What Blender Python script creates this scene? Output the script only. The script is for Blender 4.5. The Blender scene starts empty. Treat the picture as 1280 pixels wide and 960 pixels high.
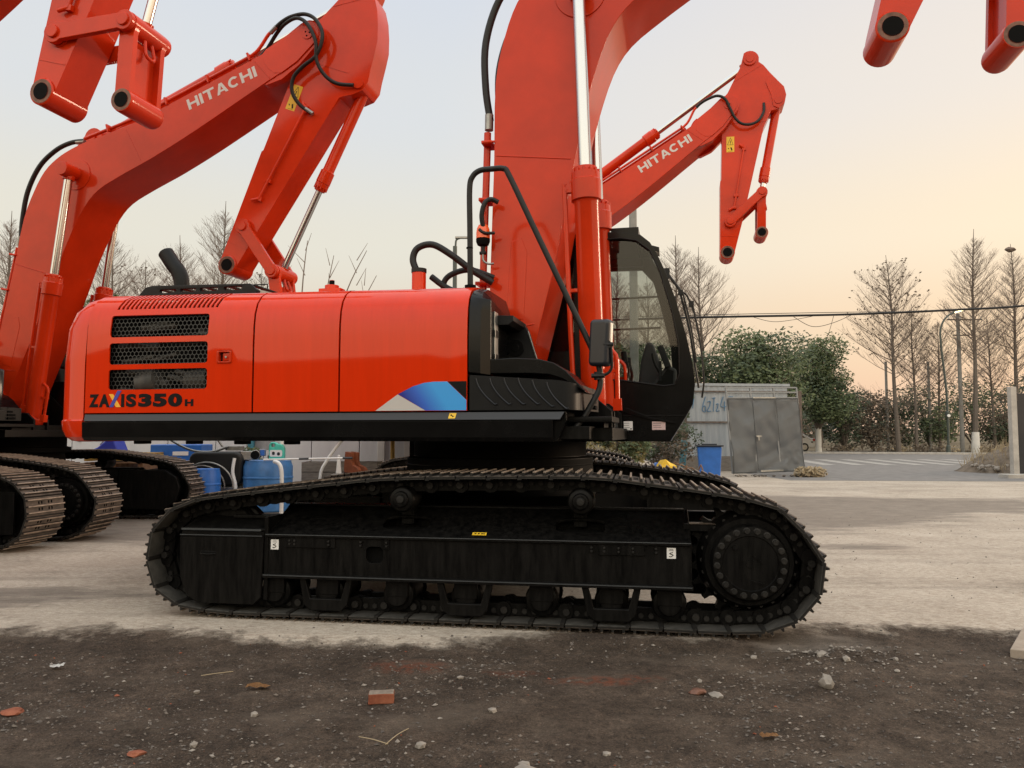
import bpy, bmesh, math, random
from mathutils import Vector, Matrix, noise
PI = math.pi; R = math.radians
SC = bpy.context.scene
COL = SC.collection
rng = random.Random(11)

# ------------------------------------------------------------------ materials
def mat(name, col, rough=0.5, metal=0.0, coat=0.0, var=0.0, vscale=3.0, vcol=None, bump=0.0, bscale=40.0,
        stretch=(1, 1, 1), spec=0.5, rvar=0.0, coat_rough=0.05, emis=0.0):
    m = bpy.data.materials.new(name); m.use_nodes = True
    nt = m.node_tree; N = nt.nodes; L = nt.links
    b = N['Principled BSDF']
    b.inputs['Roughness'].default_value = rough
    b.inputs['Metallic'].default_value = metal
    b.inputs['Coat Weight'].default_value = coat
    b.inputs['Coat Roughness'].default_value = coat_rough
    b.inputs['Specular IOR Level'].default_value = spec
    b.inputs['Base Color'].default_value = (*col, 1)
    if emis:
        b.inputs['Emission Color'].default_value = (*col, 1); b.inputs['Emission Strength'].default_value = emis
    if var or bump or rvar or vcol:
        tc = N.new('ShaderNodeTexCoord'); mp = N.new('ShaderNodeMapping'); mp.inputs['Scale'].default_value = stretch
        L.new(tc.outputs['Object'], mp.inputs['Vector'])
        nz = N.new('ShaderNodeTexNoise'); nz.inputs['Scale'].default_value = vscale; nz.inputs['Detail'].default_value = 7
        nz.inputs['Roughness'].default_value = 0.65
        L.new(mp.outputs['Vector'], nz.inputs['Vector'])
        if var or vcol:
            cr = N.new('ShaderNodeValToRGB'); e = cr.color_ramp.elements
            e[0].position = 0.34; e[1].position = 0.70
            e[0].color = (*[c * (1 - var) for c in col], 1)
            e[1].color = (*(vcol if vcol else [min(1, c * (1 + var)) for c in col]), 1)
            L.new(nz.outputs['Fac'], cr.inputs['Fac']); L.new(cr.outputs['Color'], b.inputs['Base Color'])
        if rvar:
            mr = N.new('ShaderNodeMapRange'); mr.inputs['To Min'].default_value = max(0.02, rough - rvar); mr.inputs['To Max'].default_value = rough + rvar
            L.new(nz.outputs['Fac'], mr.inputs['Value']); L.new(mr.outputs['Result'], b.inputs['Roughness'])
        if bump:
            n2 = N.new('ShaderNodeTexNoise'); n2.inputs['Scale'].default_value = bscale; n2.inputs['Detail'].default_value = 5
            L.new(mp.outputs['Vector'], n2.inputs['Vector'])
            bp = N.new('ShaderNodeBump'); bp.inputs['Strength'].default_value = bump; bp.inputs['Distance'].default_value = 0.01
            L.new(n2.outputs['Fac'], bp.inputs['Height']); L.new(bp.outputs['Normal'], b.inputs['Normal'])
    return m

def glass_mat(name, tint=(0.60, 0.64, 0.63)):
    m = bpy.data.materials.new(name); m.use_nodes = True
    nt = m.node_tree; N = nt.nodes; L = nt.links
    N.remove(N['Principled BSDF']); out = N['Material Output']
    tr = N.new('ShaderNodeBsdfTransparent'); tr.inputs['Color'].default_value = (*tint, 1)
    gl = N.new('ShaderNodeBsdfGlossy'); gl.inputs['Roughness'].default_value = 0.03
    fr = N.new('ShaderNodeFresnel'); fr.inputs['IOR'].default_value = 1.5
    mx = N.new('ShaderNodeMixShader')
    L.new(fr.outputs['Fac'], mx.inputs['Fac']); L.new(tr.outputs[0], mx.inputs[1]); L.new(gl.outputs[0], mx.inputs[2])
    L.new(mx.outputs[0], out.inputs['Surface'])
    return m

M = {}
M['orange'] = mat('orange_paint', (0.63, 0.028, 0.0008), 0.40, coat=0.65, coat_rough=0.04, spec=0.04, var=0.06, vscale=2.2, bump=0.012, bscale=3.5,
                  stretch=(6, 6, 0.5), rvar=0.06)
M['boomred'] = mat('orange_red_paint', (0.55, 0.030, 0.0035), 0.42, coat=0.45, coat_rough=0.10, spec=0.06, var=0.15, vscale=1.3, bump=0.04, bscale=8, rvar=0.1)
M['bareprimer'] = mat('worn_boss_steel', (0.16, 0.075, 0.05), 0.55, metal=0.3, var=0.4, vscale=14)
M['black'] = mat('black_gloss_paint', (0.0030, 0.0031, 0.0034), 0.25, spec=0.18, coat=0.06, var=0.35, vscale=3, rvar=0.1)
M['blackmat'] = mat('black_satin_plastic', (0.0065, 0.007, 0.008), 0.45, spec=0.2, var=0.25, vscale=6, bump=0.05, bscale=120)
M['under'] = mat('black_undercarriage_paint', (0.0028, 0.0028, 0.003), 0.42, spec=0.13, var=0.5, vscale=4, vcol=(0.0085, 0.008, 0.0075), stretch=(6, 6, 0.8), bump=0.12, bscale=30, rvar=0.14)
M['dusty'] = mat('dusty_black_steel', (0.006, 0.0057, 0.0054), 0.6, spec=0.3, vcol=(0.020, 0.018, 0.016), vscale=5, bump=0.15, bscale=50)
M['charcoal'] = mat('charcoal_band', (0.016, 0.019, 0.026), 0.34, coat=0.15, spec=0.35, var=0.1)
M['rubber'] = mat('black_rubber', (0.0085, 0.0085, 0.009), 0.5, spec=0.35, var=0.3, vscale=20)
M['dark'] = mat('dark_interior', (0.004, 0.004, 0.004), 0.8, spec=0.1)
M['chrome'] = mat('chrome_rod', (0.50, 0.52, 0.54), 0.16, metal=1.0)
M['steel'] = mat('grey_steel', (0.30, 0.30, 0.29), 0.4, metal=0.8, var=0.2, vscale=12)
M['shoe'] = mat('track_shoe_dusty', (0.038, 0.031, 0.026), 0.75, vcol=(0.135, 0.108, 0.09), vscale=7, bump=0.25, bscale=60)
M['grouser'] = mat('worn_grouser_steel', (0.11, 0.08, 0.06), 0.55, vcol=(0.34, 0.27, 0.215), vscale=9, bump=0.2, bscale=60)
M['white'] = mat('white_print', (0.74, 0.74, 0.74), 0.5)
M['letter'] = mat('silver_lettering', (0.58, 0.57, 0.55), 0.45, var=0.05)
M['inkblack'] = mat('black_lettering', (0.005, 0.005, 0.006), 0.4, spec=0.15)
M['inkblue'] = mat('blue_lettering', (0.045, 0.055, 0.36), 0.35)
M['inkyellow'] = mat('yellow_lettering', (0.85, 0.42, 0.04), 0.35)
M['stripegrey'] = mat('grey_stripe', (0.50, 0.48, 0.47), 0.35)
M['sticker'] = mat('yellow_sticker', (0.78, 0.50, 0.03), 0.5)
M['beacon'] = mat('amber_beacon_lens', (0.85, 0.11, 0.008), 0.2, coat=0.5)
M['glass'] = glass_mat('cab_glass')
M['lining'] = mat('cab_lining', (0.016, 0.007, 0.007), 0.7, spec=0.1)
M['plate'] = mat('dusty_shoe_plate', (0.035, 0.034, 0.031), 0.55, vcol=(0.085, 0.08, 0.072), vscale=9, bump=0.2, bscale=60)
M['edge'] = mat('edge_highlight', (0.045, 0.05, 0.055), 0.4)  # paler strips painted as highlights along frame and guard edges
M['seat'] = mat('seat_fabric', (0.10, 0.10, 0.105), 0.9, var=0.2)
M['pinkpaper'] = mat('pink_label', (0.62, 0.47, 0.47), 0.6, var=0.1, vscale=60)
M['mesh'] = mat('grille_wire', (0.05, 0.053, 0.055), 0.4, metal=0.4)
M['engine'] = mat('engine_parts', (0.012, 0.011, 0.010), 0.6, vcol=(0.055, 0.048, 0.040), vscale=9)

def stripe_blue():
    m = bpy.data.materials.new('blue_gradient_stripe'); m.use_nodes = True
    nt = m.node_tree; N = nt.nodes; L = nt.links; b = N['Principled BSDF']
    tc = N.new('ShaderNodeTexCoord'); sp = N.new('ShaderNodeSeparateXYZ'); L.new(tc.outputs['Object'], sp.inputs[0])
    ma = N.new('ShaderNodeMath'); ma.operation = 'MULTIPLY_ADD'; ma.inputs[1].default_value = 0.7
    L.new(sp.outputs['Z'], ma.inputs[0]); L.new(sp.outputs['X'], ma.inputs[2])
    mr = N.new('ShaderNodeMapRange'); mr.inputs['From Min'].default_value = 0.76; mr.inputs['From Max'].default_value = 1.06
    L.new(ma.outputs[0], mr.inputs['Value'])
    cr = N.new('ShaderNodeValToRGB'); e = cr.color_ramp.elements
    e[0].color = (0.012, 0.015, 0.24, 1); e[1].color = (0.045, 0.33, 0.78, 1)
    e.new(0.45).color = (0.03, 0.12, 0.55, 1)
    L.new(mr.outputs[0], cr.inputs[0]); L.new(cr.outputs[0], b.inputs['Base Color']); b.inputs['Roughness'].default_value = 0.3
    b.inputs['Coat Weight'].default_value = 0.5
    return m
M['stripeblue'] = stripe_blue()

# ------------------------------------------------------------------ mesh builder
class MB:
    def __init__(s): s.bm = bmesh.new(); s.mats = []; s.mi = 0
    def use(s, m):
        if m not in s.mats: s.mats.append(m)
        s.mi = s.mats.index(m); return s
    def _new(s, f0):
        s.bm.faces.ensure_lookup_table()
        for f in s.bm.faces[f0:]: f.material_index = s.mi
    def box(s, c, d, rot=None, taper=1.0):
        f0 = len(s.bm.faces); hx, hy, hz = d[0]/2, d[1]/2, d[2]/2
        vs = []
        for z in (-1, 1):
            k = taper if z > 0 else 1
            for x, y in ((-1, -1), (1, -1), (1, 1), (-1, 1)):
                v = Vector((x*hx*k, y*hy*k, z*hz))
                if rot is not None: v = rot @ v
                vs.append(s.bm.verts.new(v + Vector(c)))
        for q in ((3, 2, 1, 0), (4, 5, 6, 7), (0, 1, 5, 4), (1, 2, 6, 5), (2, 3, 7, 6), (3, 0, 4, 7)):
            s.bm.faces.new([vs[i] for i in q])
        s._new(f0); return s
    def poly(s, pts):
        f0 = len(s.bm.faces); s.bm.faces.new([s.bm.verts.new(Vector(p)) for p in pts]); s._new(f0); return s
    def prism(s, pts, a, b, fn, holes=()):
        """closed outline pts (2d) extruded from a to b; fn(u, v, w) -> xyz"""
        f0 = len(s.bm.faces)
        loops = [list(pts)] + [list(h) for h in holes]
        if not holes:
            A = [s.bm.verts.new(fn(p[0], p[1], a)) for p in pts]; B = [s.bm.verts.new(fn(p[0], p[1], b)) for p in pts]
            s.bm.faces.new(A); s.bm.faces.new(B[::-1])
            rings = [(A, B)]
        else:
            t = bmesh.new(); idx = {}
            for lp in loops:
                vs = [t.verts.new((p[0], p[1], 0)) for p in lp]
                for i in range(len(vs)): t.edges.new((vs[i], vs[(i+1) % len(vs)]))
            bmesh.ops.triangle_fill(t, use_beauty=True, use_dissolve=False, edges=t.edges[:], normal=(0, 0, 1))
            t.verts.ensure_lookup_table(); t.verts.index_update()
            cs = [v.co.copy() for v in t.verts]; tri = [[v.index for v in f.verts] for f in t.faces]; t.free()
            A = [s.bm.verts.new(fn(c.x, c.y, a)) for c in cs]; B = [s.bm.verts.new(fn(c.x, c.y, b)) for c in cs]
            for q in tri: s.bm.faces.new([A[i] for i in q]); s.bm.faces.new([B[i] for i in q[::-1]])
            rings = []; k = 0
            for lp in loops:
                n = len(lp); rings.append((A[k:k+n], B[k:k+n])); k += n
        for A_, B_ in rings:
            n = len(A_)
            for i in range(n):
                j = (i+1) % n; s.bm.faces.new((A_[i], A_[j], B_[j], B_[i]))
        s._new(f0); return s
    def pxz(s, pts, y0, y1, holes=()): return s.prism(pts, y0, y1, lambda u, v, w: Vector((u, w, v)), holes)
    def pxy(s, pts, z0, z1, holes=()): return s.prism(pts, z0, z1, lambda u, v, w: Vector((u, v, w)), holes)
    def pyz(s, pts, x0, x1, holes=()): return s.prism(pts, x0, x1, lambda u, v, w: Vector((w, u, v)), holes)
    def cyl(s, p0, p1, r0, r1=None, n=20, cap=True):
        f0 = len(s.bm.faces); r1 = r0 if r1 is None else r1
        p0 = Vector(p0); p1 = Vector(p1); d = (p1-p0).normalized()
        a = d.orthogonal().normalized(); b = d.cross(a)
        A = []; B = []
        for i in range(n):
            t = 2*PI*i/n; o = a*math.cos(t)+b*math.sin(t)
            A.append(s.bm.verts.new(p0+o*r0)); B.append(s.bm.verts.new(p1+o*r1))
        for i in range(n):
            j = (i+1) % n; s.bm.faces.new((A[i], A[j], B[j], B[i]))
        if cap: s.bm.faces.new(A[::-1]); s.bm.faces.new(B)
        s._new(f0); return s
    def lathe(s, prof, p0, axis, n=28, closed=False):
        """prof: list of (along, radius)"""
        f0 = len(s.bm.faces); p0 = Vector(p0); d = Vector(axis).normalized(); a = d.orthogonal().normalized(); b = d.cross(a)
        rings = []
        for t, r in prof:
            rings.append([s.bm.verts.new(p0+d*t+(a*math.cos(2*PI*i/n)+b*math.sin(2*PI*i/n))*max(r, 1e-4)) for i in range(n)])
        for A, B in zip(rings, rings[1:]):
            for i in range(n):
                j = (i+1) % n; s.bm.faces.new((A[i], A[j], B[j], B[i]))
        if closed:
            A, B = rings[-1], rings[0]
            for i in range(n):
                j = (i+1) % n; s.bm.faces.new((A[i], A[j], B[j], B[i]))
        else: s.bm.faces.new(rings[0][::-1]); s.bm.faces.new(rings[-1])
        s._new(f0); return s
    def tube(s, pts, r, n=10, smooth=True, taper=None, sub=6):
        f0 = len(s.bm.faces); P = [Vector(p) for p in pts]
        if smooth and len(P) > 2: P = catmull(P, sub)
        rings = []; prev = None
        for i, p in enumerate(P):
            d = (P[min(i+1, len(P)-1)]-P[max(i-1, 0)]).normalized()
            if prev is None: a = d.orthogonal().normalized()
            else:
                a = prev-d*prev.dot(d)
                a = a.normalized() if a.length > 1e-6 else d.orthogonal().normalized()
            prev = a; b = d.cross(a); rr = r if taper is None else r+(taper-r)*i/(len(P)-1)
            rings.append([s.bm.verts.new(p+(a*math.cos(2*PI*k/n)+b*math.sin(2*PI*k/n))*rr) for k in range(n)])
        for A, B in zip(rings, rings[1:]):
            for i in range(n):
                j = (i+1) % n; s.bm.faces.new((A[i], A[j], B[j], B[i]))
        s.bm.faces.new(rings[0][::-1]); s.bm.faces.new(rings[-1])
        s._new(f0); return s
    def add(s, mesh, mtx):
        f0 = len(s.bm.faces); v0 = len(s.bm.verts); s.bm.from_mesh(mesh); s.bm.verts.ensure_lookup_table()
        for v in s.bm.verts[v0:]: v.co = mtx @ v.co
        s._new(f0); return s
    def mesh(s, name, bevel=0.0, ang=35, fix=True, seg=2, smooth=True):
        bm = s.bm
        if fix: bmesh.ops.recalc_face_normals(bm, faces=bm.faces[:])
        if bevel:
            es = [e for e in bm.edges if len(e.link_faces) == 2 and e.calc_face_angle(0) > R(ang)]
            bmesh.ops.bevel(bm, geom=es, offset=bevel, segments=seg, profile=0.5, affect='EDGES', clamp_overlap=True)
        bm.normal_update()
        if smooth:
            lim = R(max(ang, 46)) if bevel else R(ang)
            for f in bm.faces: f.smooth = True
            for e in bm.edges:
                if len(e.link_faces) != 2 or e.calc_face_angle(0) > lim: e.smooth = False
        me = bpy.data.meshes.new(name); bm.to_mesh(me); bm.free()
        for m in s.mats: me.materials.append(m)
        if bevel: me['flat_faces'] = 1
        return me

def catmull(P, sub):
    out = []
    for i in range(len(P)-1):
        p0 = P[max(i-1, 0)]; p1 = P[i]; p2 = P[i+1]; p3 = P[min(i+2, len(P)-1)]
        for k in range(sub):
            t = k/sub
            out.append(0.5*((2*p1)+(p2-p0)*t+(2*p0-5*p1+4*p2-p3)*t*t+(3*p1-p0-3*p2+p3)*t**3))
    out.append(P[-1]); return out

def rrect(x0, z0, x1, z1, r, n=4):
    o = []
    for cx, cz, a in ((x1-r, z0+r, -90), (x1-r, z1-r, 0), (x0+r, z1-r, 90), (x0+r, z0+r, 180)):
        for i in range(n+1):
            t = R(a+90*i/n); o.append((cx+r*math.cos(t), cz+r*math.sin(t)))
    return o
def arc(cx, cz, r, a0, a1, n=8): return [(cx+r*math.cos(R(a0+(a1-a0)*i/n)), cz+r*math.sin(R(a0+(a1-a0)*i/n))) for i in range(n+1)]

def flatten(o):
    if o.data is not None and o.data.get('flat_faces'):
        w = o.modifiers.new('weighted_normal', 'WEIGHTED_NORMAL'); w.mode = 'FACE_AREA'; w.weight = 100; w.keep_sharp = True
def put(name, me, parent=None, loc=(0, 0, 0), rot=(0, 0, 0), label=None):
    o = bpy.data.objects.new(name, me); COL.objects.link(o); flatten(o); o.parent = parent; o.location = loc; o.rotation_euler = rot
    if label: o['label'] = label
    return o
def thing(name, label, cat, loc=(0, 0, 0), rz=0, group=None, me=None):
    o = bpy.data.objects.new(name, me); COL.objects.link(o); flatten(o); o.location = loc; o.rotation_euler = (0, 0, rz)
    o['label'] = label; o['category'] = cat
    if group: o['group'] = group
    return o
def structure(name, me, loc=(0, 0, 0), kind='structure'):
    o = put(name, me, None, loc); o['kind'] = kind; return o

CACHE = {}
def cached(key, fn):
    if key not in CACHE: CACHE[key] = fn()
    return CACHE[key]

def text_mesh(body, bold=0.03, ext=0.02):
    """text as a flat solid in its own x/y plane, normalised to a unit box"""
    cu = bpy.data.curves.new('lettering', 'FONT'); cu.body = body; cu.size = 1; cu.offset = bold; cu.extrude = ext; cu.resolution_u = 6
    ob = bpy.data.objects.new('lettering', cu); COL.objects.link(ob)
    dg = bpy.context.evaluated_depsgraph_get(); dg.update()
    me = bpy.data.meshes.new_from_object(ob.evaluated_get(dg)); bpy.data.objects.remove(ob)
    xs = [v.co.x for v in me.vertices]; ys = [v.co.y for v in me.vertices]
    x0, x1, y0, y1 = min(xs), max(xs), min(ys), max(ys)
    for v in me.vertices: v.co.x = (v.co.x-x0)/(x1-x0); v.co.y = (v.co.y-y0)/(y1-y0); v.co.z = v.co.z/ext if ext else 0
    return me
def text_into(mb, body, x0, z0, x1, z1, y, bold=0.03, t=0.0015, facing=-1):
    """lettering standing in an xz plane at y, read from -y"""
    me = text_mesh(body, bold)
    mtx = Matrix(((x1-x0, 0, 0, x0), (0, 0, t*facing, y), (0, z1-z0, 0, z0), (0, 0, 0, 1)))
    mb.add(me, mtx); bpy.data.meshes.remove(me); return mb

GLYPH = {'H': [[(0, 0), (.24, 0), (.24, .39), (.76, .39), (.76, 0), (1, 0), (1, 1), (.76, 1), (.76, .60), (.24, .60), (.24, 1), (0, 1)]],
         'I': [[(0, 0), (1, 0), (1, 1), (0, 1)]], 'T': [[(.375, 0), (.625, 0), (.625, .80), (1, .80), (1, 1), (0, 1), (0, .80), (.375, .80)]],
         'A': [[(0, 0), (.24, 0), (.31, .20), (.69, .20), (.76, 0), (1, 0), (.64, 1), (.36, 1)], [(.38, .37), (.62, .37), (.5, .74)]],
         'C': [[(.5+.5*math.cos(R(a)), .5+.5*math.sin(R(a))) for a in range(38, 323, 15)]+[(.5+.27*math.cos(R(a)), .5+.29*math.sin(R(a))) for a in range(318, 41, -18)]]}
def word_into(mb, word, fn, adv):
    """block letters; fn(u, v, w) maps the running position to space, adv = (width, gap) per letter in cap heights"""
    x = 0
    for ch in word:
        w = adv.get(ch, .95); g = GLYPH[ch]
        mb.prism([(x+p[0]*w, p[1]) for p in g[0]], -1, 1, fn, [[(x+p[0]*w, p[1]) for p in h] for h in g[1:]]); x += w+.12
    return x-.12
# ------------------------------------------------------------------ excavator: undercarriage
TRACK = [(-2.30, .838), (-2.165, .908), (-1.74, .974), (-1.09, 1.047), (-.6, 1.098), (.13, 1.116), (.90, 1.122), (1.27, 1.085), (1.71, 1.03),
         (2.08, .957), (2.265, .862), (2.39, .70), (2.476, .572), (2.508, .43), (2.43, .25), (2.25, .07), (2.0, .0), (1.2, 0), (0, 0), (-1.2, 0), (-1.85, .0),
         (-2.17, .035), (-2.34, .10), (-2.445, .215), (-2.506, .42), (-2.48, .62), (-2.42, .74)]
def track_path(inset=0.043, n=48):
    P = [Vector((x+(.045 if x > 2 else -.035 if x < -2 else 0), 0, z)) for x, z in TRACK]; P = P + [P[0]]
    C = catmull(P, 8)[:-1]
    m = len(C); Q = []
    for i in range(m):
        d = (C[(i+1) % m]-C[i-1]).normalized(); nrm = Vector((-d.z, 0, d.x))   # clockwise from the left end over the top: outward is up
        Q.append(C[i]-nrm*inset)
    L = [0]
    for i in range(m): L.append(L[-1]+(Q[(i+1) % m]-Q[i]).length)
    tot = L[-1]; out = []
    def at(s):
        s %= tot
        for i in range(m):
            if L[i+1] >= s:
                t = (s-L[i])/(L[i+1]-L[i]+1e-9); return Q[i].lerp(Q[(i+1) % m], t)
    for k in range(n):
        p0 = at(k*tot/n); p1 = at((k+1)*tot/n)
        out.append(((p0+p1)/2, (p1-p0).normalized(), (p1-p0).length))
    return out
PATH = track_path()
PITCH = PATH[0][2]

def shoe_mesh():
    b = MB(); h = PITCH/2
    b.use(M['dusty']).box((0, 0, 0.002), (PITCH*0.965, 0.60, 0.014)); b.use(M['plate']).box((.004, 0, -.0058), (PITCH*0.93, .598, .004))
    b.use(M['shoe']).box((0, 0, 0.0115), (PITCH*0.95, 0.594, 0.005))
    for x in (-.072, 0.004, .080):
        b.use(M['dusty']).pxz([(x-.011, .013), (x+.011, .013), (x+.006, .036), (x-.006, .036)], -.298, .298)
        b.use(M['grouser']).box((x, 0, .0375), (.015, .580, .009))
    b.use(M['dusty']).box((-h+.012, 0, -.010), (.03, .60, .014))
    b.use(M['dark'])
    for x in (-.034, .042):
        for y in (-.10, -.055, .055, .10): b.box((x, y, .0145), (.034, .024, .003))
    return b.mesh('track_shoe', ang=30)

def chain_mesh():
    b = MB()
    for p, d, l in PATH:
        nrm = Vector((-d.z, 0, d.x)); a = math.atan2(-d.z, d.x); rt = Matrix.Rotation(a, 3, 'Y')
        for y in (-.105, .105):
            c = p-nrm*0.062; b.use(M['under'])
            b.box((c.x, y, c.z), (PITCH*0.62, .04, .085), rt)
            for k in (-.5, .5):
                e = c+d*PITCH*k*(0.92 if k > 0 else 0.98); oy = 0.012 if k > 0 else -0.012
                b.cyl((e.x, y-.024+oy, e.z), (e.x, y+.024+oy, e.z), .058, n=12)
            for k in (-.16, .16):
                e = c+d*PITCH*k+nrm*0.012
                b.use(M['dusty']).cyl((e.x, y-.03, e.z), (e.x, y+.03, e.z), .020, n=8)
        e = p-nrm*0.062+d*PITCH*0.5
        b.use(M['dusty']).cyl((e.x, -.165, e.z), (e.x, .165, e.z), .026, n=10)
    return b.mesh('track', ang=35)

def frame_mesh():
    """track frame, near side; local y = 0 is the track centre line, outer side is -y"""
    b = MB().use(M['under'])
    hole = rrect(-.74, .435, -.61, .555, .035)
    b.pxz([(-1.53, .335), (1.62, .335), (1.62, .62), (-1.53, .62)], -.262, -.23, [hole])
    b.use(M['dark']).box((-.675, -.20, .495), (.2, .01, .2))
    b.use(M['under'])
    b.box((.045, -.255, .625), (3.16, .06, .022)); b.box((.045, -.265, .326), (3.17, .085, .028))
    # sloping top plate, with two long slots
    def sl(u, v, w): return Vector((u, -.26+v*0.40+w*0.35, .632+v*0.20-w*0.9))
    slots = [rrect(-.66, .22, -.30, .62, .12), rrect(.66, .22, 1.02, .62, .12)]
    b.prism([(-1.50, 0), (1.60, 0), (1.60, 1), (-1.50, 1)], 0, .02, sl, slots)
    b.use(M['dark'])
    for x in (-.48, .84): b.box((x, -.06, .66), (.5, .25, .02))
    b.use(M['under'])
    b.box((.05, .16, .58), (3.1, .10, .5))
    b.pyz([(-.26, .335), (.14, .335), (.14, .83), (-.26, .63)], 1.60, 1.625)
    b.pyz([(-.26, .335), (.14, .335), (.14, .83), (-.26, .63)], -1.53, -1.505)
    b.box((1.72, -.02, .72), (.28, .16, .05)); b.use(M['grouser']).box((1.75, -.06, .748), (.26, .10, .006))
    b.use(M['edge']).box((.045, -.287, .632), (3.15, .006, .010)).box((.045, -.309, .333), (3.16, .005, .012))
    # bolt-on strips on the outer face
    b.use(M['under'])
    for x0, x1 in ((-1.38, -.98), (-.60, -.56), (.98, 1.30)):
        b.box(((x0+x1)/2, -.268, .575), (x1-x0, .012, .075))
    b.use(M['dusty'])
    for x in (-1.34, -1.30, -1.03, -.78, -.58, .93, 1.02, 1.12, 1.22, 1.38):
        for z in (.588, .562): b.cyl((x, -.262, z), (x, -.281, z), .011, n=6)
    return b.mesh('track_frame', bevel=.006, seg=1)
def guard_mesh():
    b = MB().use(M['under'])
    for x in (0,):
        o = [(x-.21, .325), (x-.165, .325), (x-.12, .165), (x+.12, .165), (x+.165, .325), (x+.21, .325), (x+.17, .12), (x+.12, .075), (x-.12, .075), (x-.17, .12)]
        b.pxz(o, -.275, -.235)
    return b.mesh('roller_guard', bevel=.008)
def roller_mesh():
    b = MB().use(M['under'])
    b.lathe([(-.235, .05), (-.235, .075), (-.20, .085), (-.19, .115), (-.15, .125), (-.14, .10), (-.06, .095), (.06, .095), (.14, .10), (.15, .125), (.19, .115), (.20, .07)], (0, 0, 0), (0, 1, 0), 24)
    b.box((0, -.215, .06), (.17, .05, .13))
    return b.mesh('track_roller', bevel=.004, seg=1)
def carrier_mesh():
    b = MB().use(M['under'])
    b.lathe([(-.2, .03), (-.2, .055), (-.175, .06), (-.17, .085), (-.15, .098), (-.03, .1), (.0, .085), (.1, .085)], (0, 0, 0), (0, 1, 0), 28)
    b.use(M['dusty']).lathe([(-.207, .012), (-.207, .03), (-.199, .034)], (0, 0, 0), (0, 1, 0), 16)
    b.use(M['under']).box((-.02, .13, -.10), (.10, .12, .22))
    return b.mesh('carrier_roller', bevel=.004, seg=1)
def idler_guard_mesh():
    b = MB().use(M['under'])
    slot = rrect(-2.06, .475, -1.93, .497, .0105)
    o = [(-2.23, .60), (-2.225, .30), (-2.17, .17), (-2.08, .105), (-1.62, .105), (-1.56, .16), (-1.545, .62)]
    b.pxz(o, -.285, -.255); b.use(M['dark']).pxz(slot, -.2865, -.28); b.use(M['under'])
    def top(u, v, w): return Vector((u, -.285+v*.10, .60+v*.10+w))
    b.pxz([(-2.23, .6), (-1.545, .62), (-1.545, .645), (-2.22, .645)], -.275, -.25)
    b.prism([(-2.215, .0), (-1.545, 0), (-1.545, 1), (-2.19, 1)], 0, .02, lambda u, v, w: Vector((u, -.262+v*.18, .648+v*.075+w)))
    b.box((-1.70, -.05, .745), (.36, .16, .022))
    b.box((-1.53, -.17, .45), (.03, .2, .62))
    b.box((-1.9, .22, .45), (.75, .03, .5))
    b.use(M['edge']).box((-1.89, -.287, .662), (.66, .010, .020)).box((-1.89, -.289, .618), (.68, .010, .011))
    b.use(M['edge']).tube([(-2.06, -.287, .478), (-1.995, -.291, .474), (-1.93, -.287, .478)], .006, 6)
    return b.mesh('idler_guard', bevel=.008, seg=2)
def idler_mesh():
    b = MB().use(M['under'])
    b.lathe([(-.11, .05), (-.11, .24), (-.08, .26), (-.08, .36), (-.10, .385), (-.045, .39), (-.04, .41), (.04, .41), (.045, .39), (.10, .385), (.08, .36), (.08, .26), (.11, .24), (.11, .05)], (0, 0, 0), (0, 1, 0), 40)
    return b.mesh('idler', ang=30)
def sprocket_mesh():
    b = MB().use(M['under'])
    n = 21; o = []
    for i in range(n):
        a = 2*PI*i/n
        for da, r in ((-.105, .355), (-.06, .372), (-.035, .415), (.035, .415), (.06, .372), (.105, .355)): o.append((r*math.cos(a+da), r*math.sin(a+da)))
    b.pxz(o, -.04, .04)
    b.lathe([(-.175, .20), (-.175, .30), (-.15, .315), (-.10, .33), (-.05, .35), (.05, .35), (.08, .30), (.25, .28), (.25, .05)], (0, 0, 0), (0, 1, 0), 48)
    b.use(M['dusty'])
    for i in range(24):
        a = 2*PI*i/24; b.cyl((.318*math.cos(a), -.10, .318*math.sin(a)), (.318*math.cos(a), -.135, .318*math.sin(a)), .014, n=6)
    return b.mesh('sprocket', ang=30)
def hub_mesh():
    b = MB().use(M['under'])
    b.lathe([(-.10, .268), (-.225, .262), (-.245, .25), (-.25, .19), (-.243, .185), (-.243, .0)], (0, 0, 0), (0, 1, 0), 56)
    b.use(M['dusty'])
    for i in range(20):
        a = 2*PI*(i+.3)/20; x, z = .222*math.cos(a), .222*math.sin(a)
        b.lathe([(-.268, .008), (-.268, .0165), (-.25, .0175), (-.247, .026), (-.244, .026)], (x, 0, z), (0, 1, 0), 10)
    b.use(M['under'])
    b.box((.05, -.246, .03), (.09, .006, .012), Matrix.Rotation(R(40), 3, 'Y')); b.box((.045, -.246, -.13), (.09, .006, .012), Matrix.Rotation(R(15), 3, 'Y'))
    b.cyl((-.10, -.24, .11), (-.10, -.262, .11), .018, n=8); b.cyl((0, -.24, 0), (0, -.252, 0), .03, n=14)
    return b.mesh('hub_cover', ang=30)
def motor_cover_mesh():
    b = MB().use(M['under'])
    b.pxz([(1.35, .18), (2.1, .16), (2.3, .3), (2.36, .5), (2.3, .68), (2.1, .80), (1.35, .80)], .30, .38)
    return b.mesh('motor_cover', bevel=.012)
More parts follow.
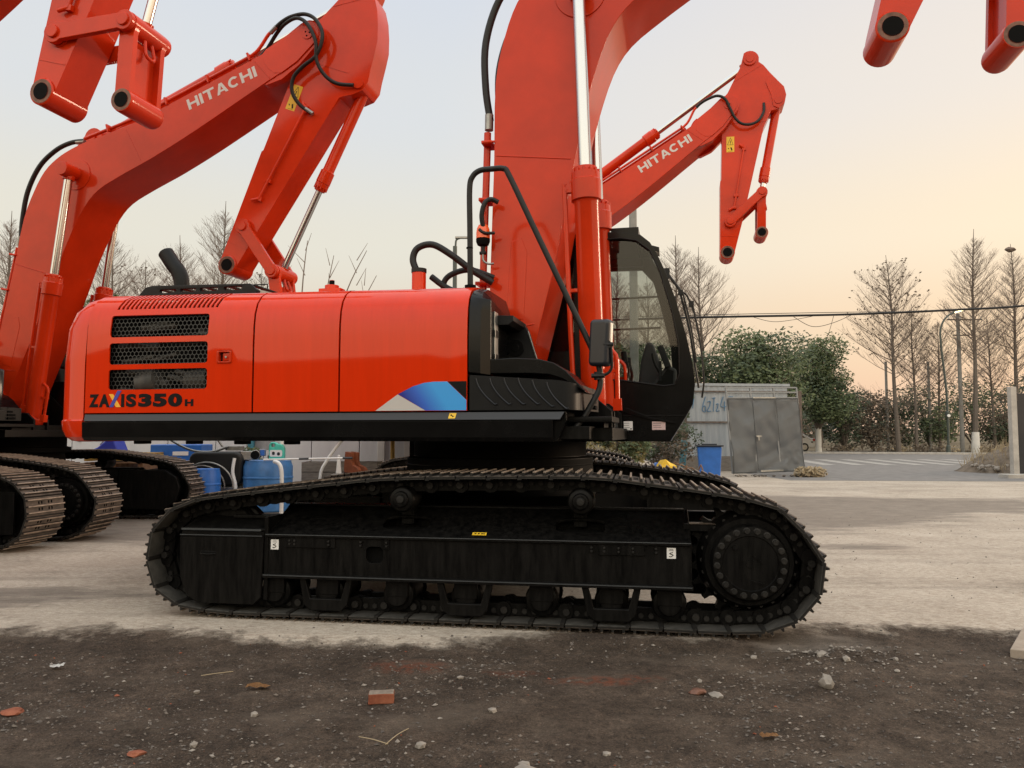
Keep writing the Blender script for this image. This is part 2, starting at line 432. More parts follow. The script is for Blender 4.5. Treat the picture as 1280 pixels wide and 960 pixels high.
def carbody_mesh():
    b = MB().use(M['dark'])  # near-black: shade under the house put into the carbody colour
    b.lathe([(.80, .86), (.88, .90), (.92, .88), (1.12, .86)], (0, 0, 0), (0, 0, 1), 48)
    for sx in (-1, 1):
        for sy in (-1, 1):
            b.pxy([(sx*.15, sy*.35), (sx*.6, sy*.35), (sx*1.25, sy*1.12), (sx*.5, sy*1.12)], .42, .80)
    b.box((0, 0, .66), (1.5, 1.5, .44))
    return b.mesh('carbody', bevel=.01, seg=1)
def lift_sticker_mesh():
    b = MB().use(M['white']).box((0, 0, 0), (.062, .002, .074))
    b.use(M['inkblack']).tube([(.010, -.0015, .006), (-.012, -.0015, -.002), (.012, -.0015, -.012), (-.006, -.0015, -.024), (-.016, -.0015, -.020)], .0028, 6)
    b.box((0, -.0012, .018), (.034, .001, .003)).box((0, -.0012, .027), (.026, .001, .003))
    return b.mesh('lifting_point_sticker')
def tag_mesh():
    b = MB().use(M['sticker']).box((0, 0, 0), (.105, .002, .034)); b.use(M['inkblack'])
    for x in (-.03, -.005, .02, .034): b.box((x, -.0012, 0), (.015, .001, .012))
    return b.mesh('yellow_tag')

def build_undercarriage(root, dyaw, shift=0.0):
    rz = R(dyaw); Rz = Matrix.Rotation(rz, 3, 'Z')
    def loc(x, y, z): return Rz @ Vector((x+shift, y, z))
    put('carbody', cached('carbody', carbody_mesh), root, loc(0, 0, 0), (0, 0, rz))
    for side in (-1, 1):
        # the far side is the near side turned by mirroring in y
        fl = 1 if side < 0 else -1
        yc = 1.295*side
        def mir(key, fn):
            def mk():
                me = cached(key, fn)
                if fl > 0: return me
                m2 = me.copy(); m2.transform(Matrix.Scale(-1, 4, (0, 1, 0))); m2.flip_normals(); return m2
            return cached(key+('' if fl > 0 else '_far'), mk)
        tr = put('track', cached('chain', chain_mesh), root, loc(0, yc, 0), (0, 0, rz))
        sm = cached('shoe', shoe_mesh)
        for p, d, l in PATH: put('track_shoe', sm, tr, p, (0, math.atan2(-d.z, d.x), 0))
        fr = put('track_frame', mir('frame', frame_mesh), root, loc(0, yc, 0), (0, 0, rz))
        [put('roller_guard', mir('guard', guard_mesh), fr, (x, 0, 0)) for x in (-1.05, .01, 1.065)]
        for x in (-1.48, -1.05, -.51, .01, .565, 1.065, 1.47): put('track_roller', mir('roller', roller_mesh), fr, (x, 0, .195))
        for x in (-.483, .852): put('carrier_roller', mir('carrier', carrier_mesh), fr, (x, -.06*fl, .905))
        put('idler_guard', mir('idg', idler_guard_mesh), root, loc(0, yc, 0), (0, 0, rz))
        put('idler', cached('idler', idler_mesh), root, loc(-2.02, yc, .49), (0, 0, rz))
        sp = put('sprocket', mir('spr', sprocket_mesh), root, loc(2.02, yc, .5), (0, 0, rz))
        put('hub_cover', mir('hub', hub_mesh), sp)
        put('motor_cover', mir('motor', motor_cover_mesh), root, loc(0, yc, 0), (0, 0, rz))
        if side < 0:
            for x in (-1.463, 1.485): put('lifting_point_sticker', cached('lift', lift_sticker_mesh), fr, (x, -.264, .555 if x < 0 else .56))
            put('yellow_tag', cached('tag', tag_mesh), fr, (.11, -.222, .661), (R(-63), 0, 0))

# ------------------------------------------------------------------ excavator: house
PROF = [(-1.480, 1.565), (-1.480, 2.10), (-1.476, 2.24), (-1.462, 2.34), (-1.43, 2.42), (-1.37, 2.485), (-1.28, 2.53), (-1.15, 2.555), (-.95, 2.565)]
def prof_table():
    s = [0]
    for a, b in zip(PROF, PROF[1:]): s.append(s[-1]+math.hypot(b[0]-a[0], b[1]-a[1]))
    return s
PS = prof_table()
def prof_at(s):
    for i in range(len(PS)-1):
        if s <= PS[i+1] or i == len(PS)-2:
            t = (s-PS[i])/(PS[i+1]-PS[i]); return PROF[i][0]+(PROF[i+1][0]-PROF[i][0])*t, PROF[i][1]+(PROF[i+1][1]-PROF[i][1])*t
def bent_panel(x0, x1, holes=(), t=.025, s0=0.0, s1=None, dx=0.0):
    s1 = PS[-1] if s1 is None else s1
    bm = bmesh.new()
    for lp in [[(x0, s0), (x1, s0), (x1, s1), (x0, s1)]]+[list(h) for h in holes]:
        vs = [bm.verts.new((p[0], p[1], 0)) for p in lp]
        for i in range(len(vs)): bm.edges.new((vs[i], vs[(i+1) % len(vs)]))
    bmesh.ops.triangle_fill(bm, use_beauty=True, edges=bm.edges[:], normal=(0, 0, 1))
    cuts = [c for c in PS[1:-1]]
    for i in range(1, len(PS)-2): cuts.append((PS[i]+PS[i+1])/2)
    for c in cuts:
        bmesh.ops.bisect_plane(bm, geom=bm.verts[:]+bm.edges[:]+bm.faces[:], plane_co=(0, c, 0), plane_no=(0, 1, 0))
    for v in bm.verts:
        y, z = prof_at(v.co.y); x = v.co.x
        z += max(0, z-2.0)/.56*.06*max(0, -x)/3.3
        v.co = Vector((x, y, z))
    bmesh.ops.recalc_face_normals(bm, faces=bm.faces[:])
    # outward is -y
    if sum(f.normal.y*f.calc_area() for f in bm.faces) > 0: bmesh.ops.reverse_faces(bm, faces=bm.faces[:])
    bmesh.ops.solidify(bm, geom=bm.faces[:], thickness=t)
    return bm
def s_of(z):
    lo, hi = 0, PS[-1]
    for _ in range(40):
        m = (lo+hi)/2
        if prof_at(m)[1] < z: lo = m
        else: hi = m
    return lo
SLOTS = [(-3.017, 2.180, -2.092, 2.350), (-3.017, 1.968, -2.092, 2.135), (-3.017, 1.757, -2.092, 1.926)]
def rear_door_mesh():
    holes = []
    for x0, z0, x1, z1 in SLOTS: holes.append(rrect(x0, s_of(z0), x1, s_of(z1), .025))
    n = 23
    for i in range(n):
        x = -2.975+i*(.93/(n-1)); sA, sB = s_of(2.40), s_of(2.53)
        holes.append([(x-.013, sA), (x+.011, sA), (x+.023, (sA+sB)/2), (x+.044, sB), (x+.020, sB), (x-.001, (sA+sB)/2)])
    holes.append(rrect(-2.003, s_of(1.962), -1.87, s_of(2.062), .012))
    b = MB(); b.use(M['orange']); b.bm.free(); b.bm = bent_panel(-3.238, -1.688, holes, .012)
    return b.mesh('engine_door', ang=30, fix=False)
def grille_mesh():
    b = MB().use(M['mesh']); r = .0225; w = .0034
    for x0, z0, x1, z1 in SLOTS:
        dx = r*math.sqrt(3); dz = r*1.5; row = 0; z = z0-.01
        while z < z1+.02:
            x = x0-.02+(dx/2 if row % 2 else 0)
            while x < x1+.03:
                o = []; q = []
                for k in range(6):
                    a = R(30+60*k); o.append(Vector((x+r*math.cos(a), -1.442, z+r*math.sin(a)))); q.append(Vector((x+(r-w)*math.cos(a), -1.442, z+(r-w)*math.sin(a))))
                for k in range(6):
                    j = (k+1) % 6; b.poly((o[k], o[j], q[j], q[k]))
                x += dx
            z += dz; row += 1
    return b.mesh('grille', fix=False, smooth=False)
def latch_mesh():
    b = MB().use(M['boomred'])
    b.pxz(rrect(-2.003, 1.962, -1.87, 2.062, .012), -1.49, -1.45, [rrect(-1.985, 1.975, -1.888, 2.049, .008)])
    b.box((-1.936, -1.452, 2.012), (.12, .01, .09)); b.box((-1.922, -1.466, 2.012), (.062, .016, .062)); b.use(M['dark']).box((-1.975, -1.4555, 2.012), (.02, .004, .07))
    b.use(M['steel']).cyl((-1.925, -1.474, 2.010), (-1.925, -1.481, 2.010), .011, n=12)
    return b.mesh('latch', bevel=.002, seg=1)
def model_lettering_mesh():
    X = lambda px: -3.199+(px-111)*.00758
    z0, z1 = 1.613, 1.722; b = MB().use(M['inkblack']); y = -1.4815
    for ch, a, c, bo in (('Z', 111.4, 123.6, .055), ('A', 124.2, 137.6, .055), ('I', 152.4, 156.2, .05), ('S', 158.6, 171.2, .05), ('3', 174, 190.4, .06), ('5', 192.2, 209.2, .06), ('0', 210.8, 228, .06)):
        text_into(b, ch, X(a), z0, X(c), z1, y, bo)
    text_into(b, 'H', X(231.4), z0+.004, X(241.6), z0+.060, y, .05)
    b.use(M['inkyellow']).pxz([(X(136.6), z1), (X(142), z1), (X(152), z0), (X(146), z0)], y-.0015, y+.0005)
    b.use(M['inkblue']).pxz([(X(137.6), z0), (X(142.4), z0), (X(152.4), z1+.028), (X(147.6), z1+.028)], y-.003, y+.0005)
    return b.mesh('lettering', smooth=False)
def stripe_mesh():
    b = MB(); y = -1.4815; t = .0012
    b.use(M['stripegrey']).pxz([(-.632, 1.568), (-.452, 1.692), (-.23, 1.568)], y-t, y)
    b.use(M['stripeblue']).pxz([(-.228, 1.568), (-.450, 1.694), (-.33, 1.752), (-.24, 1.778), (-.17, 1.785), (-.06, 1.786), (.092, 1.645), (.092, 1.568)], y-t, y)
    b.use(M['inkblack']).pxz([(-.056, 1.786), (.092, 1.786), (.092, 1.649)], y-t, y)
    return b.mesh('stripe_decal', smooth=False)
def counterweight_mesh():
    b = MB().use(M['orange'])
    def plan(ins):
        pts = [(-3.262, -1.48+ins)]
        pts += [(-3.30+(x), y) for x, y in [(-.02, -1.478+ins)]]
        c = .36
        for i in range(1, 9):
            a = R(90*i/8); pts.append((-3.31-(c-ins)*math.sin(a), -1.48+ins+(c)*(1-math.cos(a))))
        for i in range(1, 12):
            y = (-1.20+ins)+(2.4-2*ins)*i/12; pts.append((-3.67+ins-.20*(1-(y/1.2)**2), y))
        q = [(x, -y) for x, y in pts[:11]][::-1]
        return pts+q
    lv = [(1.325, .11), (1.333, .07), (1.365, .032), (1.43, .008), (1.50, .0), (1.512, .010), (1.53, .012), (2.0, .012), (2.30, .03), (2.44, .075), (2.54, .16), (2.60, .30), (2.62, .45)]
    rings = []
    for z, ins in lv: rings.append([b.bm.verts.new((x, y, z)) for x, y in plan(ins)])
    for A, B in zip(rings, rings[1:]):
        for i in range(len(A)-1): b.bm.faces.new((A[i], A[i+1], B[i+1], B[i]))
        b.bm.faces.new((A[-1], A[0], B[0], B[-1]))
    b.bm.faces.new(rings[0]); b.bm.faces.new(rings[-1][::-1])
    return b.mesh('counterweight', ang=28)
def skirt_mesh():
    b = MB().use(M['black'])
    for s in (1,):
        b.pyz([(-1.455, 1.335), (-1.478, 1.365), (-1.484, 1.49), (-1.472, 1.495), (-1.448, 1.556), (-1.36, 1.56), (-1.36, 1.335)], -3.19, .745)
    b.pxz([(.745, 1.335), (.78, 1.36), (.84, 1.49), (.835, 1.556), (.745, 1.556)], -1.44, -1.0)
    b.use(M['charcoal'])
    b.prism([(-3.235, 1.496), (.80, 1.496), (.832, 1.556), (-3.245, 1.556)], 0, .006, lambda u, v, w: Vector((u, -1.486+(v-1.496)*.4-w, v)))
    b.use(M['black']).box((-1.2, 1.42, 1.445), (4.1, .1, .22))
    b.pyz([(-1.455, 1.335), (-1.478, 1.365), (-1.484, 1.49), (-1.40, 1.49), (-1.40, 1.335)], -3.26, -3.19)
    return b.mesh('side_skirt', bevel=.004, seg=2, ang=25)
def deck_mesh():
    b = MB().use(M['under'])
    b.box((-1.2, 0, 1.40), (4.4, 2.7, .10)); b.box((.55, 0, 1.39), (1.2, 2.3, .10))
    b.use(M['dark']).lathe([(1.10, .84), (1.12, .86), (1.18, .86), (1.19, .80), (1.35, .80)], (0, 0, 0), (0, 0, 1), 48); b.use(M['under'])  # slew ring darkened likewise, standing in for shade under the house
    for x in (-2.85, -2.35, -1.9, -1.45): b.box((x, -1.25, 1.33), (.09, .12, .05))
    for y in (-.46, .46): b.pxz([(-.2, 1.45), (.7, 1.45), (.62, 1.75), (.3, 2.02), (.0, 2.05), (-.2, 1.8)], y-.03, y+.03)
    b.box((.62, -.02, 1.42), (.9, 1.9, .18))
    for y in (-.62, -.38, .38, .62): b.pxz([(.55, 1.35), (1.10, 1.38), (1.10, 1.58), (.98, 1.68), (.86, 1.68), (.70, 1.5)], y-.02, y+.02)
    b.box((.99, -.98, 1.50), (.34, .62, .045)); b.box((.86, -.98, 1.365), (.26, .6, .03)); b.cyl((.95, -.8, 1.36), (.95, -.8, 1.5), .10, n=18)
    return b.mesh('revolving_frame', bevel=.006, seg=1)
def hood_mesh():
    b = MB().use(M['orange'])
    b.pyz([(-1.10, 2.50), (-.95, 2.555), (1.30, 2.555), (1.44, 2.45), (1.47, 2.2), (1.47, 1.57), (1.40, 1.57), (1.40, 2.4), (1.28, 2.50)], -3.24, .10)
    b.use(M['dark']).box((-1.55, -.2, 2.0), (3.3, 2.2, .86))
    b.pyz([(-1.415, 2.36), (-1.375, 2.44), (-1.32, 2.49), (-1.24, 2.525), (-1.12, 2.545), (-1.12, 2.50), (-1.30, 2.45), (-1.36, 2.36)], -3.05, -1.95)
    b.use(M['engine'])
    r2 = random.Random(5)
    for i in range(16):
        x = -3.0+r2.random()*1.0; z = 1.72+r2.random()*.6
        b.cyl((x, -1.36, z), (x+r2.uniform(.1, .3), -1.36+r2.uniform(-.02, .03), z+r2.uniform(-.05, .05)), r2.uniform(.02, .055), n=10)
    b.lathe([(-.12, .04), (-.12, .11), (.05, .13), (.1, .05)], (-2.68, -1.34, 1.82), (1, .1, .2), 16); b.lathe([(-.1, .05), (-.1, .10), (.1, .10)], (-2.25, -1.33, 1.83), (1, 0, .1), 16)
    return b.mesh('engine_hood', ang=30)
def door_plain_mesh(x0, x1):
    b = MB().use(M['orange']); b.bm.free(); b.bm = bent_panel(x0, x1)
    return b.mesh('service_door', ang=30, fix=False)
def roof_deck_mesh():
    b = MB().use(M['blackmat'])
    holes = [rrect(-2.95, 2.665, -2.78, 2.695, .012), rrect(-2.74, 2.665, -2.58, 2.695, .012), rrect(-2.54, 2.665, -2.36, 2.695, .012), rrect(-2.30, 2.665, -2.12, 2.695, .012)]
    b.pxz([(-3.20, 2.62), (-1.98, 2.60), (-1.98, 2.66), (-2.04, 2.715), (-3.03, 2.735), (-3.10, 2.72)], -.96, -.92, holes)
    b.pxz([(-3.20, 2.60), (-1.98, 2.58), (-1.98, 2.66), (-2.04, 2.715), (-3.03, 2.735), (-3.10, 2.72)], .80, .84)
    for i in range(9): b.box((-3.0+i*.12, -.06, 2.715-i*.001), (.05, 1.72, .014))
    b.use(M['steel']).pxz([(-1.97, 2.58), (-1.72, 2.57), (-1.72, 2.60), (-1.95, 2.66)], -.94, .7)
    b.use(M['blackmat']).pxz([(-1.70, 2.57), (-1.05, 2.56), (-1.0, 2.61), (-1.10, 2.635), (-1.66, 2.64)], -.85, .6)
    b.use(M['rubber']).tube([(-2.28, -.5, 2.70), (-2.28, -.5, 2.80), (-2.14, -.5, 2.80), (-2.14, -.5, 2.70)], .008, 6, smooth=False)
    return b.mesh('roof_grating', bevel=.003, seg=1)
def exhaust_mesh():
    b = MB().use(M['blackmat'])
    b.tube([(-2.98, -.6, 2.66), (-2.985, -.6, 2.82), (-3.02, -.6, 2.93), (-3.09, -.6, 3.02), (-3.17, -.6, 3.13)], .072, 18)
    b.use(M['dark']).cyl((-3.172, -.6, 3.133), (-3.176, -.6, 3.139), .06, n=18)
    return b.mesh('exhaust_pipe')
def filler_mesh():
    b = MB().use(M['orange']).cyl((-1.24, -1.0, 2.56), (-1.24, -1.0, 2.655), .06, n=16); b.use(M['dark']).cyl((-1.24, -1.0, 2.655), (-1.24, -1.0, 2.70), .022, n=12)
    b.use(M['orange']).box((-1.24, -1.0, 2.60), (.2, .1, .05))
    return b.mesh('filler_cap', bevel=.004)
def stub_mesh():
    b = MB().use(M['orange']).cyl((-.565, -.7, 2.55), (-.565, -.7, 2.80), .062, n=20); b.use(M['rubber']).cyl((-.565, -.7, 2.795), (-.565, -.7, 2.83), .067, n=20)
    return b.mesh('breather_pipe')
def breather_hose_mesh(k):
    b = MB()
    if k == 0: b.use(M['rubber']).tube([(-.60, -.66, 2.82), (-.64, -.65, 2.93), (-.60, -.64, 3.03), (-.47, -.62, 3.06), (-.31, -.6, 2.97), (-.14, -.56, 2.84), (.05, -.5, 2.72)], .030, 12)
    if k == 1: b.use(M['rubber']).tube([(-.52, -.5, 2.80), (-.35, -.5, 2.68), (-.1, -.5, 2.60)], .028, 10)
    if k == 2: b.use(M['rubber']).tube([(-.41, -.48, 2.62), (-.40, -.48, 2.76), (-.30, -.48, 2.83), (-.15, -.46, 2.85), (.04, -.42, 2.78)], .026, 10)
    return b.mesh('hydraulic_hose')
def front_cover_mesh():
    b = MB().use(M['black'])
    pr = [(-1.478, 1.85), (-1.478, 2.12), (-1.46, 2.34), (-1.42, 2.43), (-1.35, 2.49), (-1.2, 2.535), (-.6, 2.545), (-.6, 1.85)]
    A = [Vector((.105, y, z)) for y, z in pr]; B = [Vector((.195, y+(.004 if y < -1.3 else 0), z-.012)) for y, z in pr]
    C = [Vector((.26, max(y, -1.40)+.0, min(z, 2.44-(y+1.4)*.12)-.02)) for y, z in pr]
    rings = [[b.bm.verts.new(v) for v in r] for r in (A, B, C)]
    for P, Q in zip(rings, rings[1:]):
        for i in range(len(P)):
            j = (i+1) % len(P); b.bm.faces.new((P[i], P[j], Q[j], Q[i]))
    b.bm.faces.new(rings[0][::-1]); b.bm.faces.new(rings[2])
    return b.mesh('front_cover', bevel=.008, ang=30)
def hood_lamp_mesh():
    b = MB().use(M['steel']).box((.268, -1.28, 2.16), (.014, .10, .34)); b.use(M['blackmat']).box((.272, -1.28, 2.16), (.016, .11, .06)).box((.272, -1.28, 1.98), (.016, .11, .05))
    return b.mesh('side_lamp', bevel=.004)
def steps_mesh():
    b = MB().use(M['blackmat'])
    b.pxz([(.17, 2.235), (.36, 2.235), (.40, 2.265), (.40, 2.305), (.17, 2.315)], -1.25, -.75)
    b.use(M['black']).box((.20, -1.0, 2.08), (.14, .4, .42))
    o = [(.12, 1.95)]+arc(.25, 2.17, .19, 175, 20, 10)+[(.49, 2.02), (.53, 1.93)]
    b.use(M['blackmat']).pxz(o, -.83, -.72)
    b.use(M['steel']).tube([(.43, -.835, 2.24), (.49, -.835, 2.05), (.53, -.835, 1.93)], .009, 6)
    b.use(M['dark']).cyl((.33, -.835, 2.10), (.33, -.85, 2.10), .07, n=20).cyl((.33, -.85, 2.10), (.33, -.855, 2.10), .03, n=16)
    return b.mesh('access_steps', bevel=.008)
def toolbox_mesh():
    b = MB().use(M['blackmat'])
    pl = [(.115, -1.48), (.80, -1.48), (.875, -1.455), (.93, -1.38), (1.0, -.75), (.115, -.75)]
    def f(u, v, w):
        drop = 0 if w < 1.7 else -max(0, u-.55)*.20
        return Vector((u, v, w+drop))
    b.prism(pl, 1.566, 1.832, f)
    me = b
    b.use(M['rubber'])
    for i in range(6):
        x = .165+i*.107; z = 1.805-(.0 if i < 4 else (i-3)*.018)
        P = []
        for k in range(9):
            t = k/8; P.append((x+.03*t+.115*t*t, -1.482, z-.195*t))
        P.append((x+.165, -1.482, z-.19))
        b.use(M['charcoal']).tube(P, .008, 6)
    b.use(M['dark'])
    for i in range(4): b.box((.992-.008*i, -.90, 1.60+i*.045), (.02, .12, .03))
    return b.mesh('toolbox', bevel=.010, ang=40)
def toolbox_lid_mesh():
    b = MB().use(M['black'])
    o = [(.17, 1.845), (.19, 1.90), (.23, 1.955), (.45, 1.962), (.63, 1.95), (.74, 1.92), (.83, 1.86), (.97, 1.715), (.975, 1.695), (.80, 1.80), (.70, 1.832), (.55, 1.842)]
    b.pxz(o, -1.40, -.72)
    return b.mesh('toolbox_lid', bevel=.022, seg=3, ang=40)
def handrail_mesh():
    b = MB().use(M['rubber'])
    P = [(.041, -1.2, 2.53), (.036, -1.2, 3.0), (.032, -1.2, 3.34), (.055, -1.2, 3.44), (.117, -1.2, 3.487), (.22, -1.2, 3.492), (.310, -1.2, 3.487), (.36, -1.2, 3.42), (.60, -1.2, 2.90), (1.0, -1.2, 2.04), (1.055, -1.2, 1.90), (1.06, -1.2, 1.75), (1.0, -1.22, 1.62), (.90, -1.26, 1.46), (.80, -1.30, 1.385), (.70, -1.32, 1.375)]
    b.tube(P, .0225, 12, sub=5)
    b.use(M['dark']).cyl((.041, -1.2, 2.53), (.041, -1.2, 2.565), .045, n=14).cyl((.034, -1.2, 2.86), (.034, -1.2, 2.87), .027, n=14)
    return b.mesh('handrail')
def mirror_mesh():
    b = MB().use(M['charcoal'])
    b.pxz(rrect(-.085, -.178, .085, .178, .035), -.055, .045)
    b.bm.transform(Matrix.Translation((1.075, -1.215, 2.078)) @ Matrix.Rotation(R(-24), 4, 'Z') @ Matrix.Rotation(R(3), 4, 'Y'))
    return b.mesh('mirror', bevel=.03, seg=4, ang=40)
def mirror_arm_mesh():
    b = MB().use(M['rubber'])
    b.tube([(1.03, -1.23, 1.83), (1.10, -1.23, 1.835), (1.15, -1.24, 1.88), (1.155, -1.26, 1.98), (1.15, -1.27, 2.06)], .011, 8)
    b.cyl((1.05, -1.2, 1.80), (1.05, -1.2, 1.86), .035, n=12).cyl((1.0, -1.23, 1.83), (1.10, -1.23, 1.83), .018, n=10)
    b.cyl((1.125, -1.25, 2.06), (1.125, -1.285, 2.06), .032, n=12).cyl((1.10, -1.275, 2.06), (1.17, -1.275, 2.06), .016, n=10)
    return b.mesh('mirror_arm')
CAB = [(1.55, 1.317), (1.70, 1.555), (1.764, 1.672), (1.788, 1.86), (1.77, 2.05), (1.714, 2.32), (1.62, 2.67), (1.527, 2.945), (1.44, 3.144), (1.38, 3.245), (1.288, 3.325), (1.056, 3.365), (.0, 3.365), (-.06, 3.30), (-.06, 1.317)]
WIN = [(.74, 1.93), (1.10, 1.905), (1.50, 1.845), (1.60, 1.86), (1.645, 1.96), (1.64, 2.245), (1.585, 2.555), (1.475, 2.95), (1.38, 3.165), (1.25, 3.268), (1.10, 3.295), (.74, 3.295)]
WINR = [(.02, 2.20), (.64, 2.20), (.64, 3.29), (.06, 3.29), (.02, 3.24)]
def cab_mesh():
    b = MB().use(M['black'])
    b.pxz(CAB, .45, .50, [WIN, WINR])
    far = [(.60, 1.93), (1.48, 1.93), (1.57, 2.02), (1.555, 2.30), (1.46, 2.72), (1.38, 3.02), (1.26, 3.16), (.60, 3.17)]
    b.pxz(CAB, 1.33, 1.38, [far])
    # roof, rear and lower front as one closed strip between the side plates
    for seg in (CAB[9:14],):
        for p, q in zip(seg, seg[1:]):
            d = Vector((q[0]-p[0], 0, q[1]-p[1])).normalized(); n = Vector((d.z, 0, -d.x))
            b.pxz([p, q, (q[0]-n.x*.04, q[1]-n.z*.04), (p[0]-n.x*.04, p[1]-n.z*.04)], .50, 1.33)
    b.pxz([(1.51, 1.33), (1.55, 1.317), (1.70, 1.555), (1.764, 1.672), (1.788, 1.86), (1.75, 1.87), (1.72, 1.68), (1.66, 1.57)], .50, 1.33)
    b.pxz([(-.06, 1.32), (-.02, 1.32), (-.02, 2.0), (-.06, 2.0)], .50, 1.33)
    b.box((.75, .915, 1.36), (1.55, .82, .06))
    b.use(M['lining']).box((.62, .915, 3.30), (1.25, .82, .03)).box((.62, 1.31, 3.255), (1.3, .03, .12))
    b.use(M['charcoal'])
    for a, c in ((7, 8), (6, 7), (5, 6), (4, 5)):
        p, q = CAB[a], CAB[c]
    b.use(M['black']).pxz([(1.0, 3.368), (1.27, 3.345), (1.27, 3.42), (1.0, 3.42)], .52, .80)
    b.pxz([(1.36, 3.27), (1.46, 3.22), (1.46, 3.275), (1.38, 3.30)], .8, 1.0)
    b.pxz([(1.10, 1.60), (1.14, 1.64), (1.36, 1.55), (1.60, 1.50), (1.60, 1.485), (1.34, 1.53)], .435, .45)
    b.pxz([(.95, 1.560), (1.69, 1.560), (1.69, 1.568), (.95, 1.568)], .444, .45)
    b.use(M['rubber']); fr = [(x, .446, z) for x, z in WIN]; b.tube(fr+[fr[0]], .009, 6, smooth=False)
    return b.mesh('cab', bevel=.010, ang=38)
def window_mesh():
    b = MB().use(M['glass']).poly([(x, .475, z) for x, z in WIN]); return b.mesh('window', fix=False, smooth=False)
def window_rear_mesh():
    b = MB().use(M['glass']).poly([(x, .475, z) for x, z in WINR]); return b.mesh('window', fix=False, smooth=False)
def window_far_mesh():
    b = MB().use(M['glass']).poly([(x, 1.355, z) for x, z in [(.60, 1.93), (1.48, 1.93), (1.57, 2.02), (1.555, 2.30), (1.46, 2.72), (1.38, 3.02), (1.26, 3.16), (.60, 3.17)]]); return b.mesh('window', fix=False, smooth=False)
def windscreen_mesh():
    b = MB().use(M['glass']); seg = CAB[3:10]
    for p, q in zip(seg, seg[1:]): b.poly([(p[0]-.03, .5, p[1]), (q[0]-.03, .5, q[1]), (q[0]-.03, 1.33, q[1]), (p[0]-.03, 1.33, p[1])])
    bmesh.ops.remove_doubles(b.bm, verts=b.bm.verts[:], dist=1e-4)
    return b.mesh('windscreen', fix=False)
def guard_bar_mesh():
    b = MB().use(M['blackmat'])
    for z in (2.52, 2.86): b.cyl((.55, 1.40, z), (1.45, 1.40, z+.015), .012, n=8)
    return b.mesh('window_bar')
def seat_mesh():
    b = MB().use(M['seat'])
    b.pxz([(.35, 1.72), (.85, 1.72), (.90, 1.80), (.84, 1.86), (.45, 1.84), (.36, 1.9), (.26, 2.42), (.17, 2.45), (.13, 2.38), (.24, 1.78)], .68, 1.15)
    b.pxz([(.14, 2.46), (.24, 2.45), (.22, 2.62), (.14, 2.63)], .80, 1.03)
    b.use(M['blackmat']).box((.55, .915, 1.54), (.4, .4, .34)).box((1.25, .60, 1.62), (.4, .12, .40)).box((.75, .58, 1.85), (.5, .10, .12)).box((.75, 1.24, 1.85), (.5, .10, .12))
    b.pxz([(1.38, 1.4), (1.60, 1.7), (1.62, 2.02), (1.52, 2.06), (1.40, 1.9), (1.2, 1.5)], .62, .9)
    b.use(M['seat']).pxz([(1.22, 1.85), (1.50, 1.85), (1.46, 2.1), (1.38, 2.32), (1.32, 2.34), (1.26, 2.15)], .95, 1.1)
    return b.mesh('operator_seat', bevel=.03, seg=3, ang=40)
def lever_mesh():
    b = MB().use(M['rubber'])
    for y in (.60, 1.22): b.tube([(1.12, y, 1.90), (1.15, y, 2.02), (1.12, y, 2.12)], .018, 8); b.cyl((1.12, y, 2.10), (1.11, y, 2.20), .032, n=10)
    for y in (.80, 1.0): b.tube([(1.48, y, 1.45), (1.50, y, 1.85), (1.40, y, 2.10), (1.38, y, 2.2)], .014, 8)
    b.use(M['charcoal']).box((1.50, .62, 2.14), (.06, .16, .22), Matrix.Rotation(R(-20), 3, 'Y')); b.box((1.46, .62, 2.0), (.03, .03, .2))
    return b.mesh('control_lever', bevel=.004, seg=1)
def wiper_mesh():
    b = MB().use(M['rubber'])
    b.tube([(1.50, .9, 3.06), (1.60, .9, 2.93), (1.66, .9, 2.84)], .016, 8); b.box((1.53, .9, 3.02), (.06, .08, .1))
    b.box((1.665, .9, 2.82), (.05, .05, .05)); b.tube([(1.66, .9, 2.83), (1.72, .92, 2.80), (1.765, .92, 2.70), (1.80, .92, 2.6)], .010, 8)
    b.tube([(1.665, .9, 2.80), (1.745, .9, 2.45), (1.80, .9, 2.05), (1.83, .9, 1.85)], .012, 8); b.tube([(1.69, .88, 2.80), (1.765, .88, 2.45), (1.81, .88, 2.1)], .009, 6)
    b.box((1.77, .92, 2.70), (.05, .05, .06)); b.tube([(1.78, .9, 2.7), (1.85, .9, 2.3), (1.88, .9, 1.95), (1.86, .9, 1.75)], .010, 6)
    b.box((1.60, .75, 2.72), (.04, .06, .07))
    return b.mesh('wiper')
def cab_label_mesh(col, w, h):
    b = MB().use(col).box((0, 0, 0), (w, .002, h)); b.use(M['inkblack' if col is M['white'] else 'sticker'])
    r3 = random.Random(4)
    b.use(M['charcoal'])
    for i in range(3): b.box((-.01+r3.uniform(-.01, .01), -.0012, h*.28-i*h*.24), (w*.6, .001, .0035))
    if col is M['white']: b.use(M['inkblack']).box((w*.3, -.0012, -h*.36), (.016, .001, .010))
    return b.mesh('notice_sticker')
def skirt_sticker_mesh():
    b = MB().use(M['sticker']).pxz([(-.030, -.022), (.024, -.022), (.032, .022), (-.022, .022)], -.001, .001)
    b.use(M['inkblack']).pxz([(-.018, .004), (-.004, .012), (.002, .0), (.018, -.002), (.006, -.012), (-.002, -.002)], -.002, 0)
    return b.mesh('warning_sticker', smooth=False)
